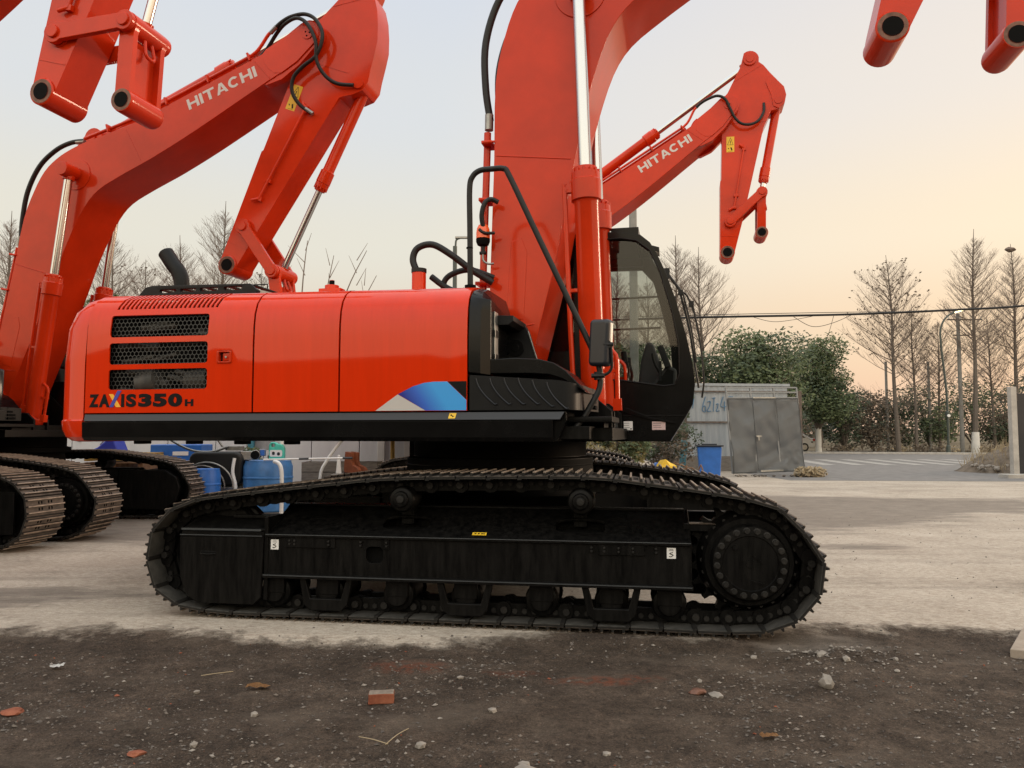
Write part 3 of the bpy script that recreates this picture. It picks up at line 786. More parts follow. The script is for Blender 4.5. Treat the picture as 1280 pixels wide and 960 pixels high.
def beacon_mesh():
    b = MB(); y = -.46; x = -.05
    b.use(M['beacon']).lathe([(3.125, .052), (3.13, .062), (3.18, .062), (3.22, .056), (3.25, .042), (3.265, .015)], (x, y, 0), (0, 0, 1), 22)
    b.use(M['dark']).lathe([(3.06, .03), (3.07, .050), (3.10, .062), (3.125, .063)], (x, y, 0), (0, 0, 1), 22)
    b.use(M['rubber']).cyl((x, y, 2.99), (x, y, 3.06), .018, n=10).cyl((x-.03, y, 3.0), (x+.03, y, 3.0), .016, n=8)
    b.use(M['steel']).tube([(x, y, 3.0), (x+.005, y, 2.93), (x+.05, y, 2.90), (x+.10, y, 2.90)], .010, 8)
    b.use(M['rubber']).tube([(x+.01, y-.03, 3.22), (x-.0, y-.05, 3.33), (x+.03, y-.05, 3.44), (x+.08, y-.02, 3.475), (x+.14, y, 3.45)], .022, 10)
    b.tube([(x-.02, y-.06, 3.20), (x+.03, y-.06, 3.165), (x+.11, y-.02, 3.17)], .014, 8)
    return b.mesh('beacon')

# ------------------------------------------------------------------ excavator: boom, arm, linkage
BOOM_R = [(-.17, .04), (-.10, .20), (.22, .35), (.45, .51), (.76, .71), (1.18, .98), (1.57, 1.23), (2.16, 1.62), (2.56, 1.79), (2.88, 1.87), (3.15, 1.85), (3.4, 1.77), (3.7, 1.62), (4.2, 1.32), (4.6, 1.12), (6.0, .50), (6.42, .32)]
BOOM_F = [(6.42, -.10), (6.14, .0), (4.92, .37), (4.25, .60), (3.95, .72), (3.65, .84), (3.3, .955), (2.98, .95), (2.55, .83), (2.2, .70), (1.95, .59), (1.53, .41), (1.07, .21), (.78, .10), (.30, -.08), (.10, -.17), (-.08, -.15)]
HW = .36
def loopify(P, sub=3): 
    return [(v.x, v.z) for v in catmull([Vector((x, 0, z)) for x, z in P], sub)]
def boom_mesh():
    b = MB().use(M['boomred'])
    b.pxz(loopify(BOOM_R)+loopify(BOOM_F), -HW, HW)
    b.cyl((0, -.40, 0), (0, .40, 0), .17, n=28)
    # end plates of the hinge fork
    pl = [(6.02, .10), (6.14, .34), (6.45, .36), (6.80, .25)]+[(7.0+.205*math.cos(R(a)), .205*math.sin(R(a))) for a in range(80, -101, -20)]+[(6.62, -.20), (6.30, -.14), (6.10, -.02)]
    for y0, y1 in ((-.345, -.225), (.225, .345)): b.pxz(pl, y0, y1)
    # doubler pads and weld seams
    pad = [(6.28, .12), (6.30, .24), (6.44, .31), (6.78, .215)]+[(7.0+.165*math.cos(R(a)), .165*math.sin(R(a))) for a in range(80, -101, -20)]+[(6.62, -.15), (6.36, -.08), (6.29, .0)]
    for y in (-.352, .352): b.pxz(pad, y-.012, y+.012)
    for s in (-1, 1):
        b.cyl((3.22, s*(HW-.01), 1.40), (3.22, s*(HW+.012), 1.40), .23, n=36)
        for (x0, z0), (x1, z1) in (((1.60, 1.23), (1.92, .62)), ((.30, .30), (.52, .06)), ((4.22, 1.26), (4.06, .73)), ((6.22, .38), (6.20, .0))):
            d = Vector((x1-x0, 0, z1-z0)); a = math.atan2(-d.z, d.x)
            b.box(((x0+x1)/2, s*HW, (z0+z1)/2), (d.length, .010, .014), Matrix.Rotation(a, 3, 'Y'))
    # raised panel low on the side
    b.pxz([(.42, .30), (.62, .42), (1.02, .66), (1.10, .60), (1.02, .48), (.50, .16)], -HW-.004, -HW+.01)
    return b.mesh('boom', bevel=.012, ang=32)
def boom_pin_mesh():
    b = MB().use(M['boomred'])
    b.lathe([(-.66, .03), (-.66, .095), (-.58, .105), (-.57, .078), (.57, .078), (.58, .105), (.66, .095), (.66, .03)], (3.22, 0, 1.40), (0, 1, 0), 28)
    return b.mesh('cylinder_pin', bevel=.005)
def hinge_pin_mesh():
    b = MB().use(M['boomred'])
    b.lathe([(-.378, .02), (-.378, .075), (-.36, .078), (.36, .078), (.378, .075), (.378, .02)], (7.0, 0, 0), (0, 1, 0), 24)
    b.use(M['dark'])
    for a in (90, 210, 330): b.cyl((7.0+.035*math.cos(R(a)), -.379, .035*math.sin(R(a))), (7.0+.035*math.cos(R(a)), -.382, .035*math.sin(R(a))), .012, n=8)
    return b.mesh('hinge_pin')
def boom_lug_mesh():
    b = MB().use(M['boomred'])
    o = [(3.25, 1.72), (3.45, 1.90)]+[(3.72+.15*math.cos(R(a)), 1.78+.15*math.sin(R(a))) for a in range(120, -61, -20)]+[(4.05, 1.38)]
    for y in (-.17, .13): b.pxz(o, y, y+.04)
    b.cyl((3.72, -.2, 1.78), (3.72, .2, 1.78), .06, n=18)
    return b.mesh('cylinder_bracket', bevel=.006)
def off(P, d):
    V = [Vector((x, 0, z)) for x, z in P]; out = []
    for i in range(len(V)):
        t = (V[min(i+1, len(V)-1)]-V[max(i-1, 0)]).normalized(); out.append((V[i].x-t.z*d, V[i].z+t.x*d))
    return out
UP = [(3.62, 1.66), (4.2, 1.32), (4.6, 1.12), (6.0, .50), (6.25, .40)]
LO = [(.10, .33), (.45, .51), (.76, .71), (1.18, .98), (1.57, 1.23), (1.80, 1.38)]
def pipe_up_mesh(long):
    q = off(UP, .085)+[(6.42, .47), (6.62, .50), (6.72, .48)] if long else off(UP, .06)
    return MB().use(M['boomred']).tube([(x, 0, z) for x, z in q], .024, 10, sub=4).mesh('hydraulic_pipe')
def pipe_lo_mesh(): return MB().use(M['boomred']).tube([(x, 0, z) for x, z in off(LO, .09)], .034, 10, sub=4).mesh('hydraulic_pipe')
CLAMPS = ((.60, .62, 33), (1.25, 1.03, 33), (1.70, 1.31, 33), (4.0, 1.45, -30), (4.9, .985, -24), (5.55, .70, -24), (6.18, .42, -24))
def clamp_mesh():
    b = MB().use(M['boomred']).box((0, 0, .075), (.03, .19, .10)).box((0, .088, .055), (.018, .022, .11))
    return b.mesh('pipe_clamp', bevel=.004, seg=1)
def hose_lo_mesh():
    b = MB().use(M['rubber']).tube([(1.86, 0, 1.50), (2.1, 0, 1.72), (2.45, 0, 1.96), (2.85, 0, 2.08), (3.2, 0, 2.04), (3.45, 0, 1.92), (3.62, 0, 1.76)], .034, 12)
    b.use(M['steel']).tube([(1.78, 0, 1.46), (1.90, 0, 1.54)], .041, 10).tube([(3.52, 0, 1.85), (3.62, 0, 1.75)], .034, 10)
    return b.mesh('hydraulic_hose')
def hose_a_mesh():
    b = MB().use(M['rubber']).tube([(6.70, -.33, .48), (6.86, -.37, .43), (7.02, -.40, .34), (7.17, -.41, .19), (7.21, -.41, .0), (7.12, -.40, -.22), (6.87, -.38, -.33), (6.62, -.36, -.27), (6.43, -.34, -.26), (6.28, -.31, -.36), (6.22, -.27, -.55), (6.25, -.25, -.77)], .026, 12)
    b.use(M['steel']).tube([(6.66, -.32, .49), (6.78, -.35, .46)], .030, 8).tube([(6.235, -.26, -.66), (6.255, -.25, -.79)], .028, 8)
    return b.mesh('hydraulic_hose')
def hose_b_mesh():
    b = MB().use(M['rubber']).tube([(6.22, -.23, .445), (6.45, -.23, .44), (6.70, -.27, .45), (6.88, -.37, .37), (7.05, -.43, .24), (7.09, -.43, .05), (7.0, -.41, -.20), (6.82, -.37, -.38), (6.75, -.32, -.58), (6.78, -.28, -.78), (6.92, -.26, -.98)], .026, 12)
    return b.mesh('hydraulic_hose')
def hose_d_mesh():
    b = MB().use(M['rubber']).tube([(6.68, -.32, .49), (6.78, -.35, .46), (6.90, -.40, .38), (7.03, -.42, .26), (7.05, -.42, .10), (6.95, -.40, -.08), (6.85, -.38, -.26), (6.83, -.36, -.42), (6.91, -.33, -.56), (7.06, -.30, -.64), (7.26, -.26, -.62), (7.42, -.20, -.52)], .026, 12)
    return b.mesh('hydraulic_hose')
def boom_letter_mesh():
    b = MB().use(M['letter'])
    ang = -25.2; h = .158; p = (5.08, .655); c, s_ = math.cos(R(ang)), math.sin(R(ang)); k = 1.13/(.95*5+.25*2+.12*6)
    word_into(b, 'HITACHI', lambda u, v, w: Vector((p[0]+u*k*c-v*h*s_, -HW-.001-.0012*w, p[1]+u*k*s_+v*h*c)), {'I': .25})
    return b.mesh('lettering', smooth=False)
LS, LL = 2.8, 3.37
ARM_IN = [(-.80, .24), (-.30, -.0), (-.12, -.15), (.06, -.19), (.20, -.165), (.46, -.10), (1.4, -.115), (1.42, -.135), (2.72, -.135)]
def arm_outline(L):
    k = L/LS; sx = lambda x: x*k if x > 0 else x
    o = [(sx(x), z) for x, z in ARM_IN]
    o += [(L+.135*math.cos(R(a)), .135*math.sin(R(a))) for a in range(-75, 61, 15)]
    if L > 3.2: o += [(sx(2.15), .29), (.66, .70), (.56, .88), (.47, .99), (.34, 1.03), (.18, 1.0), (-.05, .97), (-.24, .94), (-.45, .86), (-.64, .77), (-.80, .66), (-.87, .575)]
    else: o += [(sx(2.15), .29), (sx(.42), .66), (.10, .80), (.07, .93), (-.02, 1.03), (-.18, 1.06), (-.34, 1.02), (-.50, .90), (-.64, .78), (-.80, .66), (-.87, .575)]
    o += [(-.93+.17*math.cos(R(a)), .41+.17*math.sin(R(a))) for a in range(100, 231, 20)]
    return o
def kpin(L): return (.40, .91) if L > 3.2 else (-.09, .93)
def arm_mesh(L):
    b = MB().use(M['boomred']); k = L/LS; kp = kpin(L)
    b.pxz(arm_outline(L), -.21, .21)
    b.cyl((0, -.224, 0), (0, .224, 0), .19, n=28)
    b.lathe([(-.235, .085), (-.235, .125), (-.225, .137), (.225, .137), (.235, .125), (.235, .085)], (L, 0, 0), (0, 1, 0), 28)
    for s in (-1, 1):
        b.cyl((-.93, s*.20, .41), (-.93, s*.245, .41), .12, n=24); b.cyl((-.93, s*.24, .41), (-.93, s*.262, .41), .07, n=20)
        b.cyl((L-.58, s*.2, .05), (L-.58, s*.225, .05), .12, n=24)
        b.cyl((kp[0], s*.2, kp[1]), (kp[0], s*.245, kp[1]), .075, n=20)
        for (x0, z0), (x1, z1) in (((-.80, .62), (-.52, .12)), ((.30, -.12), (.30, .70)), *([((-.42, .92), (.10, .78))] if L < 3.2 else []), ((L-.32, -.12), (L-.30, .19))):
            d = Vector((x1-x0, 0, z1-z0)); b.box(((x0+x1)/2, s*.21, (z0+z1)/2), (d.length, .010, .014), Matrix.Rotation(math.atan2(-d.z, d.x), 3, 'Y'))
    # thicker wear plates under the arm heel
    if L < 3.2: b.pxz([(-.60, .80), (-.34, 1.03), (-.18, 1.07), (-.02, 1.04), (.07, .94), (.02, .84), (-.2, .80), (-.45, .70)], -.23, .23)
    b.use(M['bareprimer'])
    for s in (-1, 1): b.lathe([(s*.236, .086), (s*.238, .12), (s*.234, .124)], (L, 0, 0), (0, 1, 0), 28)
    b.use(M['dark'])
    for s in (-1, 1): b.cyl((L, s*.2385, 0), (L, s*.2395, 0), .086, n=24)
    return b.mesh('arm', bevel=.010, ang=32)
def arm_pipe_mesh(L):
    b = MB().use(M['boomred']); k = L/LS
    b.tube([(.80*k, -.245, .30), (1.95*k, -.245, .12)], .020, 10); b.tube([(.74*k, -.24, .22), (.80*k, -.245, .30)], .028, 8); b.box((.80*k, -.235, .30), (.10, .05, .07)); b.box((1.72*k, -.235, .155), (.05, .05, .09)); b.box((1.95*k, -.235, .12), (.06, .05, .08)); b.tube([(1.95*k, -.245, .12), (2.0*k, -.26, .02)], .022, 8)
    return b.mesh('hydraulic_pipe', bevel=.003, seg=1)
def arm_sticker_mesh(L):
    b = MB(); k = L/LS; y = -.2115
    x0, x1, z0, z1 = .56*k, .86*k, -.02, .125
    b.use(M['sticker']).box(((x0+x1)/2, y, (z0+z1)/2), (x1-x0, .002, z1-z0)); y -= .0015; b.use(M['inkblack'])
    xa, xb, zc = x0+.02, x0+.02+.14, (z0+z1)/2
    def bar(p, q, w=.007): 
        d = Vector((q[0]-p[0], 0, q[1]-p[1])); b.box(((p[0]+q[0])/2, y, (p[1]+q[1])/2), (d.length, .001, w), Matrix.Rotation(math.atan2(-d.z, d.x), 3, 'Y'))
    bar((xa, zc), (xb, z0+.02)); bar((xa, zc), (xb, z1-.02)); bar((xb, z0+.02), (xb, z1-.02)); bar((xa+.06, zc), (xa+.115, zc), .012); bar((xa+.13, zc), (xa+.14, zc), .012)
    bar((x1-.08, z0+.03), (x1-.06, z0+.045), .016); bar((x1-.09, zc+.01), (x1-.03, zc+.03), .024); bar((x1-.015, z0+.03), (x1-.015, z1-.03), .004)
    return b.mesh('warning_sticker', smooth=False)
def cyl_mesh(name, L, r, mat_):
    def f():
        b = MB().use(mat_)
        b.lathe([(-.02, .02), (-.02, r*.9), (.10, r*.98), (.12, r), (L-.30, r), (L-.28, r*1.06), (L-.27, r*1.24), (L-.10, r*1.28), (L-.09, r*1.2), (L-.03, r*1.18), (L-.02, r*1.0), (L+.02, r*.95), (L+.03, r*.6)], (0, 0, 0), (1, 0, 0), 32)
        b.cyl((0, -r*1.05, 0), (0, r*1.05, 0), r*1.0, n=22)
        for i in range(12):
            a = 2*PI*i/12; b.cyl((L-.09, r*1.08*math.cos(a), r*1.08*math.sin(a)), (L-.0, r*1.08*math.cos(a), r*1.08*math.sin(a)), .012, n=6)
        return b.mesh(name, ang=30)
    return f
def cyl_pipe_mesh(L, r):
    def f():
        b = MB().use(M['boomred'])
        b.tube([(L-.16, -r*.2, r*1.25), (L-.18, -r*.3, r*1.7), (L-.26, -r*.3, r*1.75), (.18, -r*.3, r*1.6), (.10, -r*.3, r*1.2)], .022, 8, sub=3); b.box((L-.16, -r*.2, r*1.3), (.07, .05, .06)); b.box((.16, -r*.2, r*1.25), (.10, .08, .10)); b.box((L*.5, -r*.2, r*1.25), (.03, .05, .06))
        b.tube([(.55, -r*.1, -r*1.05), (.48, -r*.1, -r*1.9), (.30, -r*.1, -r*1.95), (.05, -r*.1, -r*1.9)], .020, 8, sub=3); b.box((.06, -r*.1, -r*1.9), (.10, .07, .07)); b.box((.35, 0, -r*1.4), (.03, .04, r*1.2))
        return b.mesh('hydraulic_pipe', bevel=.003, seg=1)
    return f
def rod_mesh(L, r, re):
    def f():
        b = MB().use(M['chrome']).cyl((-L, 0, 0), (0, 0, 0), r, n=24); b.use(M['boomred']).cyl((0, -re*.9, 0), (0, re*.9, 0), re, n=24).cyl((-re*1.25, 0, 0), (0, 0, 0), re*.8, n=20)
        return b.mesh('rod', ang=30)
    return f
def bar_mesh(L=.79):
    b = MB().use(M['boomred'])
    b.pxz([(x, z) for x, z in [(.11*math.cos(R(a)), .11*math.sin(R(a))) for a in range(50, 311, 20)]+[(L+.10*math.cos(R(a)), .10*math.sin(R(a))) for a in range(-130, 131, 20)]], -.03, .03)
    b.cyl((0, -.055, 0), (0, .055, 0), .065, n=20); b.cyl((L, -.05, 0), (L, .05, 0), .062, n=20)
    return b.mesh('link_bar', bevel=.008, ang=40)
def blink_mesh(L=.76):
    b = MB().use(M['boomred'])
    b.cyl((0, -.235, 0), (0, .235, 0), .105, n=26); b.cyl((0, -.265, 0), (0, .265, 0), .07, n=22)
    b.lathe([(-.235, .075), (-.235, .112), (-.2, .12), (.2, .12), (.235, .112), (.235, .075)], (L, 0, 0), (0, 1, 0), 26)
    for s in (-1, 1): b.pxz([(.03, -.10), (.10, -.085), (L-.06, -.085), (L, -.10), (L, .10), (L-.08, .075), (.10, .075), (.03, .10)], s*.195-.03, s*.195+.03)
    b.box((L*.55, 0, -.02), (L*.62, .36, .05)); b.tube([(.10, .05, .06), (.24, .06, .09), (.27, 0, .10), (.24, -.06, .09), (.10, -.05, .06)], .018, 8)
    b.use(M['bareprimer'])
    for s in (-1, 1): b.lathe([(s*.2355, .076), (s*.238, .10), (s*.236, .108)], (L, 0, 0), (0, 1, 0), 24)
    b.use(M['dark'])
    for s in (-1, 1): b.cyl((L, s*.2385, 0), (L, s*.2395, 0), .076, n=22)
    return b.mesh('bucket_link', bevel=.008, ang=32)

def flip_y(me):
    m2 = me.copy(); m2.transform(Matrix.Scale(-1, 4, (0, 1, 0))); m2.flip_normals(); return m2
def roty(d): return math.atan2(-d[1], d[0])     # local x along (x, z)
def build_excavator(label, cen, yaw, dyaw, phi, tilt, L, bar_dir, blk_dir, shift=0.0):
    root = thing('excavator', label, 'excavator', (cen[0], cen[1], 0), -R(yaw), 'excavators parked in the yard')
    build_undercarriage(root, dyaw, shift)
    P = lambda key, name, fn, par=root, loc=(0, 0, 0), rot=(0, 0, 0), lab=None: put(name, cached(key, fn), par, loc, rot, lab)
    P('deck', 'revolving_frame', deck_mesh); P('skirt', 'side_skirt', skirt_mesh)
    sk = root.children[-1]
    P('skst', 'warning_sticker', skirt_sticker_mesh, root, (-.018, -1.4815, 1.527), (R(-22), 0, 0))
    P('cw', 'counterweight', counterweight_mesh); P('hood', 'engine_hood', hood_mesh)
    d = P('rdoor', 'engine_door', rear_door_mesh, lab='rear engine door with three mesh windows and louvres')
    P('grille', 'grille', grille_mesh, d); P('latch', 'latch', latch_mesh, d); P('model', 'lettering', model_lettering_mesh, d)
    P('d2', 'service_door', lambda: door_plain_mesh(-1.672, -.945)); d3 = P('d3', 'service_door', lambda: door_plain_mesh(-.929, .095), lab='front service door with blue stripe decal')
    P('stripe', 'stripe_decal', stripe_mesh, d3)
    P('roofg', 'roof_grating', roof_deck_mesh); P('exh', 'exhaust_pipe', exhaust_mesh); P('fill', 'filler_cap', filler_mesh); sb = P('stub', 'breather_pipe', stub_mesh)
    for k in range(3): P('bh%d' % k, 'hydraulic_hose', lambda: breather_hose_mesh(k), sb)
    fc = P('fcov', 'front_cover', front_cover_mesh); P('hl', 'side_lamp', hood_lamp_mesh, fc); P('steps', 'access_steps', steps_mesh)
    tb = P('tool', 'toolbox', toolbox_mesh); P('lid', 'toolbox_lid', toolbox_lid_mesh, tb)
    hr = P('hand', 'handrail', handrail_mesh); mr = P('mir', 'mirror', mirror_mesh); P('mira', 'mirror_arm', mirror_arm_mesh, mr)
    c = P('cab', 'cab', cab_mesh)
    P('win', 'window', window_mesh, c); P('winr', 'window', window_rear_mesh, c); P('winf', 'window', window_far_mesh, c); P('ws', 'windscreen', windscreen_mesh, c); P('gb', 'window_bar', guard_bar_mesh, c); P('seat', 'operator_seat', seat_mesh, c); P('wip', 'wiper', wiper_mesh, c); P('lev', 'control_lever', lever_mesh, c)
    P('n1', 'notice_sticker', lambda: cab_label_mesh(M['white'], .085, .085), c, (1.157, .447, 1.468)); P('n2', 'notice_sticker', lambda: cab_label_mesh(M['pinkpaper'], .125, .08), c, (1.445, .447, 1.468))
    P('beacon', 'beacon', beacon_mesh)
    # boom
    f = Vector((.15, 0, 1.9)); rb = (0, -R(phi), 0)
    def bw(x, z, y=0): return Vector((f.x+x*math.cos(R(phi))-z*math.sin(R(phi)), y, f.z+x*math.sin(R(phi))+z*math.cos(R(phi))))
    bo = P('boom', 'boom', boom_mesh, root, f, rb)
    for k, n, fn in (('bpin', 'cylinder_pin', boom_pin_mesh), ('hpin', 'hinge_pin', hinge_pin_mesh), ('blug', 'cylinder_bracket', boom_lug_mesh), ('blet', 'lettering', boom_letter_mesh)): P(k, n, fn, bo)
    for y in (-.27, .27): P('plo', 'hydraulic_pipe', pipe_lo_mesh, bo, (0, y, 0)); P('hlo', 'hydraulic_hose', hose_lo_mesh, bo, (0, y, 0))
    for y in (-.32, -.23, .23, .32):
        P('pup%d' % (abs(y) > .3), 'hydraulic_pipe', lambda: pipe_up_mesh(abs(y) > .3), bo, (0, y, 0))
    for x, z, a in CLAMPS:
        for s in (-1, 1): P('clamp', 'pipe_clamp', clamp_mesh, bo, (x, s*.285, z), (0, -R(a), 0 if s > 0 else PI)) if s > 0 else put('pipe_clamp', cached('clampn', lambda: flip_y(cached('clamp', clamp_mesh))), bo, (x, s*.285, z), (0, -R(a), 0))
    if L > 3.2: P('ha', 'hydraulic_hose', hose_a_mesh, bo); P('hb', 'hydraulic_hose', hose_b_mesh, bo)
    else: P('hd', 'hydraulic_hose', hose_d_mesh, bo)
    def ram(key, name, a, b_, Lb, r, rr, re, pipe=True):
        dv = b_-a; ln = dv.length; o = P(key, name, cyl_mesh(name, Lb, r, M['boomred']), root, a, (0, roty((dv.x, dv.z)), 0))
        P(key+'rod%.1f' % ln, 'rod', rod_mesh(max(.3, ln-.45), rr, re), o, (ln, 0, 0))
        if pipe: P(key+'pipe', 'hydraulic_pipe', cyl_pipe_mesh(Lb, r), o)
    for y in (-.5, .5): ram('bcyl', 'boom_cylinder', Vector((.94, y, 1.57)), bw(3.22, 1.40, y), 2.10, .104, .056, .10)
    # arm
    h = bw(7.0, 0); t = R(tilt); ra = (0, PI/2+t, 0)
    def aw(x, z, y=0): return Vector((h.x-x*math.sin(t)+z*math.cos(t), y, h.z-x*math.cos(t)-z*math.sin(t)))
    lk = '%.2f' % L
    ar = P('arm'+lk, 'arm', lambda: arm_mesh(L), root, h, ra); P('arms'+lk, 'warning_sticker', lambda: arm_sticker_mesh(L), ar); P('armp'+lk, 'hydraulic_pipe', lambda: arm_pipe_mesh(L), ar)
    ram('acyl', 'arm_cylinder', bw(3.72, 1.78), aw(-.93, .41), 2.42, .098, .056, .12, False)
    lp = aw(L-.58, .05); bd = Vector((bar_dir[0], 0, bar_dir[1])).normalized(); le = lp+bd*.79; kd = Vector((blk_dir[0], 0, blk_dir[1])).normalized()
    ram('kcyl', 'bucket_cylinder', aw(*kpin(L)), le, 1.52 if L < 3.2 else 1.45, .078, .046, .085, False)
    for y in (-.262, .262): P('bar', 'link_bar', bar_mesh, root, lp+Vector((0, y, 0)), (0, roty((bd.x, bd.z)), 0))
    P('blink', 'bucket_link', blink_mesh, root, le, (0, roty((kd.x, kd.z)), 0))
    return root

build_excavator('large orange excavator nearest the camera, whole side and both black tracks in view', (-.11, 7.2), 12.5, 3.5, 55.5, 13.4, 2.95, (.8, .03), (-.04, -.745))
build_excavator('orange excavator mostly out of frame, only a dusty track end and hanging arm tip showing', (-8.27, 8.41), 12.5, 183.5, 53.1, 12, LS, (.8, .03), (-.04, -.745))
build_excavator('orange excavator with large lettered boom and arm hanging behind the nearest machine\'s hood', (-7.68, 11.70), 12.5, 9.5, 45.4, 21.7, LL, (.45, -.64), (.1, -.75), -0.10)
build_excavator('smallest looking orange excavator farthest back, its boom rising behind the nearest machine\'s cab', (.10, 15.5), 12.5, 3.5, 54.8, 1.0, LS, (.55, .5), (-.015, -.773))
# ------------------------------------------------------------------ camera maths (where a far thing stands, from its bearing and distance)
CAMH = 1.4; PITCH_UP = math.atan(61/960)
def at(px, py, Y):
    d = Vector(((px-640)/960, 0, 0))+Vector((0, math.cos(PITCH_UP), math.sin(PITCH_UP)))+Vector((0, -math.sin(PITCH_UP), math.cos(PITCH_UP)))*((480-py)/960)
    return Vector((0, 0, CAMH))+d*(Y/d.y)

# ------------------------------------------------------------------ ground
def ground_material():
    m = bpy.data.materials.new('yard_ground'); m.use_nodes = True
    nt = m.node_tree; N = nt.nodes; L = nt.links; b = N['Principled BSDF']; b.inputs['Roughness'].default_value = 0.9; b.inputs['Specular IOR Level'].default_value = 0.25
    tc = N.new('ShaderNodeTexCoord')
    def noise_(scale, det=6, st=(1, 1, 1), rough=.6, off=(0, 0, 0)):
        mp = N.new('ShaderNodeMapping'); mp.inputs['Scale'].default_value = st; mp.inputs['Location'].default_value = off; L.new(tc.outputs['Object'], mp.inputs['Vector'])
        n = N.new('ShaderNodeTexNoise'); n.inputs['Scale'].default_value = scale; n.inputs['Detail'].default_value = det; n.inputs['Roughness'].default_value = rough
        L.new(mp.outputs[0], n.inputs['Vector']); return n.outputs['Fac']
    def math_(op, a, c=None, d=None, clamp=False):
        n = N.new('ShaderNodeMath'); n.operation = op; n.use_clamp = clamp
        for i, v in enumerate((a, c, d)):
            if v is None: continue
            if isinstance(v, (int, float)): n.inputs[i].default_value = v
            else: L.new(v, n.inputs[i])
        return n.outputs[0]
    def ramp(fac, stops):
        r = N.new('ShaderNodeValToRGB'); e = r.color_ramp.elements
        e[0].position, e[0].color = stops[0][0], (*stops[0][1], 1); e[1].position, e[1].color = stops[-1][0], (*stops[-1][1], 1)
        for p, c in stops[1:-1]: e.new(p).color = (*c, 1)
        L.new(fac, r.inputs['Fac']); return r.outputs['Color']
    def mix(f, a, c):
        n = N.new('ShaderNodeMix'); n.data_type = 'RGBA'; L.new(f, n.inputs['Factor']); L.new(a, n.inputs['A']); L.new(c, n.inputs['B']); return n.outputs['Result']
    sep = N.new('ShaderNodeSeparateXYZ'); L.new(tc.outputs['Object'], sep.inputs[0]); X, Y = sep.outputs['X'], sep.outputs['Y']
    # concrete: pale, blotched and dusty with long wheel smears
    c1 = ramp(noise_(.9, 8), [(.30, (.33, .275, .225)), (.5, (.46, .40, .335)), (.72, (.58, .515, .44))])
    c2 = ramp(noise_(14, 8, (1, 2.4, 1)), [(.35, (.25, .20, .155)), (.62, (.50, .44, .37))])
    conc = mix(math_('MULTIPLY', noise_(2.2, 5), 1.15, None, True), c1, c2)
    smear = math_('MULTIPLY', ramp_f(N, L, noise_(1.0, 8, (.16, 1.35, 1), .74, (3, 1, 0)), .52, .68), .46)
    dk = N.new('ShaderNodeRGB'); dk.outputs[0].default_value = (.105, .085, .070, 1)
    conc = mix(smear, conc, dk.outputs[0])
    # dark soil
    d1 = ramp(noise_(2.6, 9, rough=.7), [(.30, (.046, .034, .026)), (.52, (.092, .069, .054)), (.75, (.165, .126, .100))])
    grain = ramp(noise_(85, 5, rough=.8), [(.30, (.20, .19, .18)), (.48, (.75, .74, .72)), (.62, (1.25, 1.22, 1.18)), (.76, (2.4, 2.35, 2.2))])
    g2 = ramp(noise_(22, 6, rough=.7), [(.30, (.55, .55, .55)), (.70, (1.35, 1.34, 1.32))])
    def mul(a, c):
        n = N.new('ShaderNodeMix'); n.data_type = 'RGBA'; n.blend_type = 'MULTIPLY'; n.inputs['Factor'].default_value = 1; L.new(a, n.inputs['A']); L.new(c, n.inputs['B']); return n.outputs['Result']
    dirt = mul(mul(d1, g2), grain)
    cg = ramp(noise_(60, 6, rough=.8), [(.30, (.62, .60, .57)), (.50, (1.0, 1.0, 1.0)), (.72, (1.12, 1.12, 1.1))])
    conc = mul(conc, cg)
    red = N.new('ShaderNodeRGB'); red.outputs[0].default_value = (.16, .052, .028, 1)
    def blob(cx, cy, rx, ry, amp):
        a = math_('DIVIDE', math_('SUBTRACT', X, cx), rx); c = math_('DIVIDE', math_('SUBTRACT', Y, cy), ry)
        return math_('SUBTRACT', amp, math_('ADD', math_('MULTIPLY', a, a), math_('MULTIPLY', c, c)), None, True)
    rb = math_('ADD', blob(-.62, 4.78, .30, .16, 1), math_('ADD', blob(.55, 4.55, .38, .12, 1), blob(.0, 4.7, .25, .1, .7)))
    dirt = mix(math_('MULTIPLY', math_('MULTIPLY', rb, ramp_f(N, L, noise_(18, 6), .40, .58)), .95), dirt, red.outputs[0])
    # soil edge wanders along y = 5.45, further out on the right
    edge = math_('ADD', 5.50, math_('ADD', math_('MULTIPLY', math_('SUBTRACT', noise_(.55, 2), .5), 1.0), math_('MULTIPLY', math_('SUBTRACT', noise_(3.5, 9, rough=.78), .5), 1.05)))
    edge = math_('SUBTRACT', edge, math_('MULTIPLY', blob(-1.0, 5.5, 1.3, 1.0, 1.0), .22))
    mk = N.new('ShaderNodeMapRange'); mk.inputs['From Min'].default_value = -.10; mk.inputs['From Max'].default_value = .10
    L.new(math_('SUBTRACT', edge, Y), mk.inputs['Value']); soil = mk.outputs[0]
    patch = math_('ADD', blob(7.5, 15.3, 6.5, 1.9, 1), math_('ADD', blob(12.5, 13.5, 4.5, 1.0, .9), math_('ADD', blob(4.2, 9.6, 1.1, .5, .8), math_('ADD', blob(2.1, 5.3, .6, .35, 1), math_('ADD', blob(-3, 14.5, 8.5, 3.6, 2.2), blob(-4.6, 6.7, 2.4, .8, .75))))))  # includes dark ground added under the rear machines to cut bounce light
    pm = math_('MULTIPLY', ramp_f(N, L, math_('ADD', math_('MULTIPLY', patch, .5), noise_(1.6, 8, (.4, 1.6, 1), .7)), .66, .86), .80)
    spk = ramp_f(N, L, noise_(120, 4, rough=.7), .62, .76); lt = N.new('ShaderNodeRGB'); lt.outputs[0].default_value = (.26, .22, .185, 1)
    dirt = mix(math_('MULTIPLY', spk, math_('MULTIPLY', ramp_f(N, L, noise_(2.2, 5), .42, .62), .8)), dirt, lt.outputs[0])
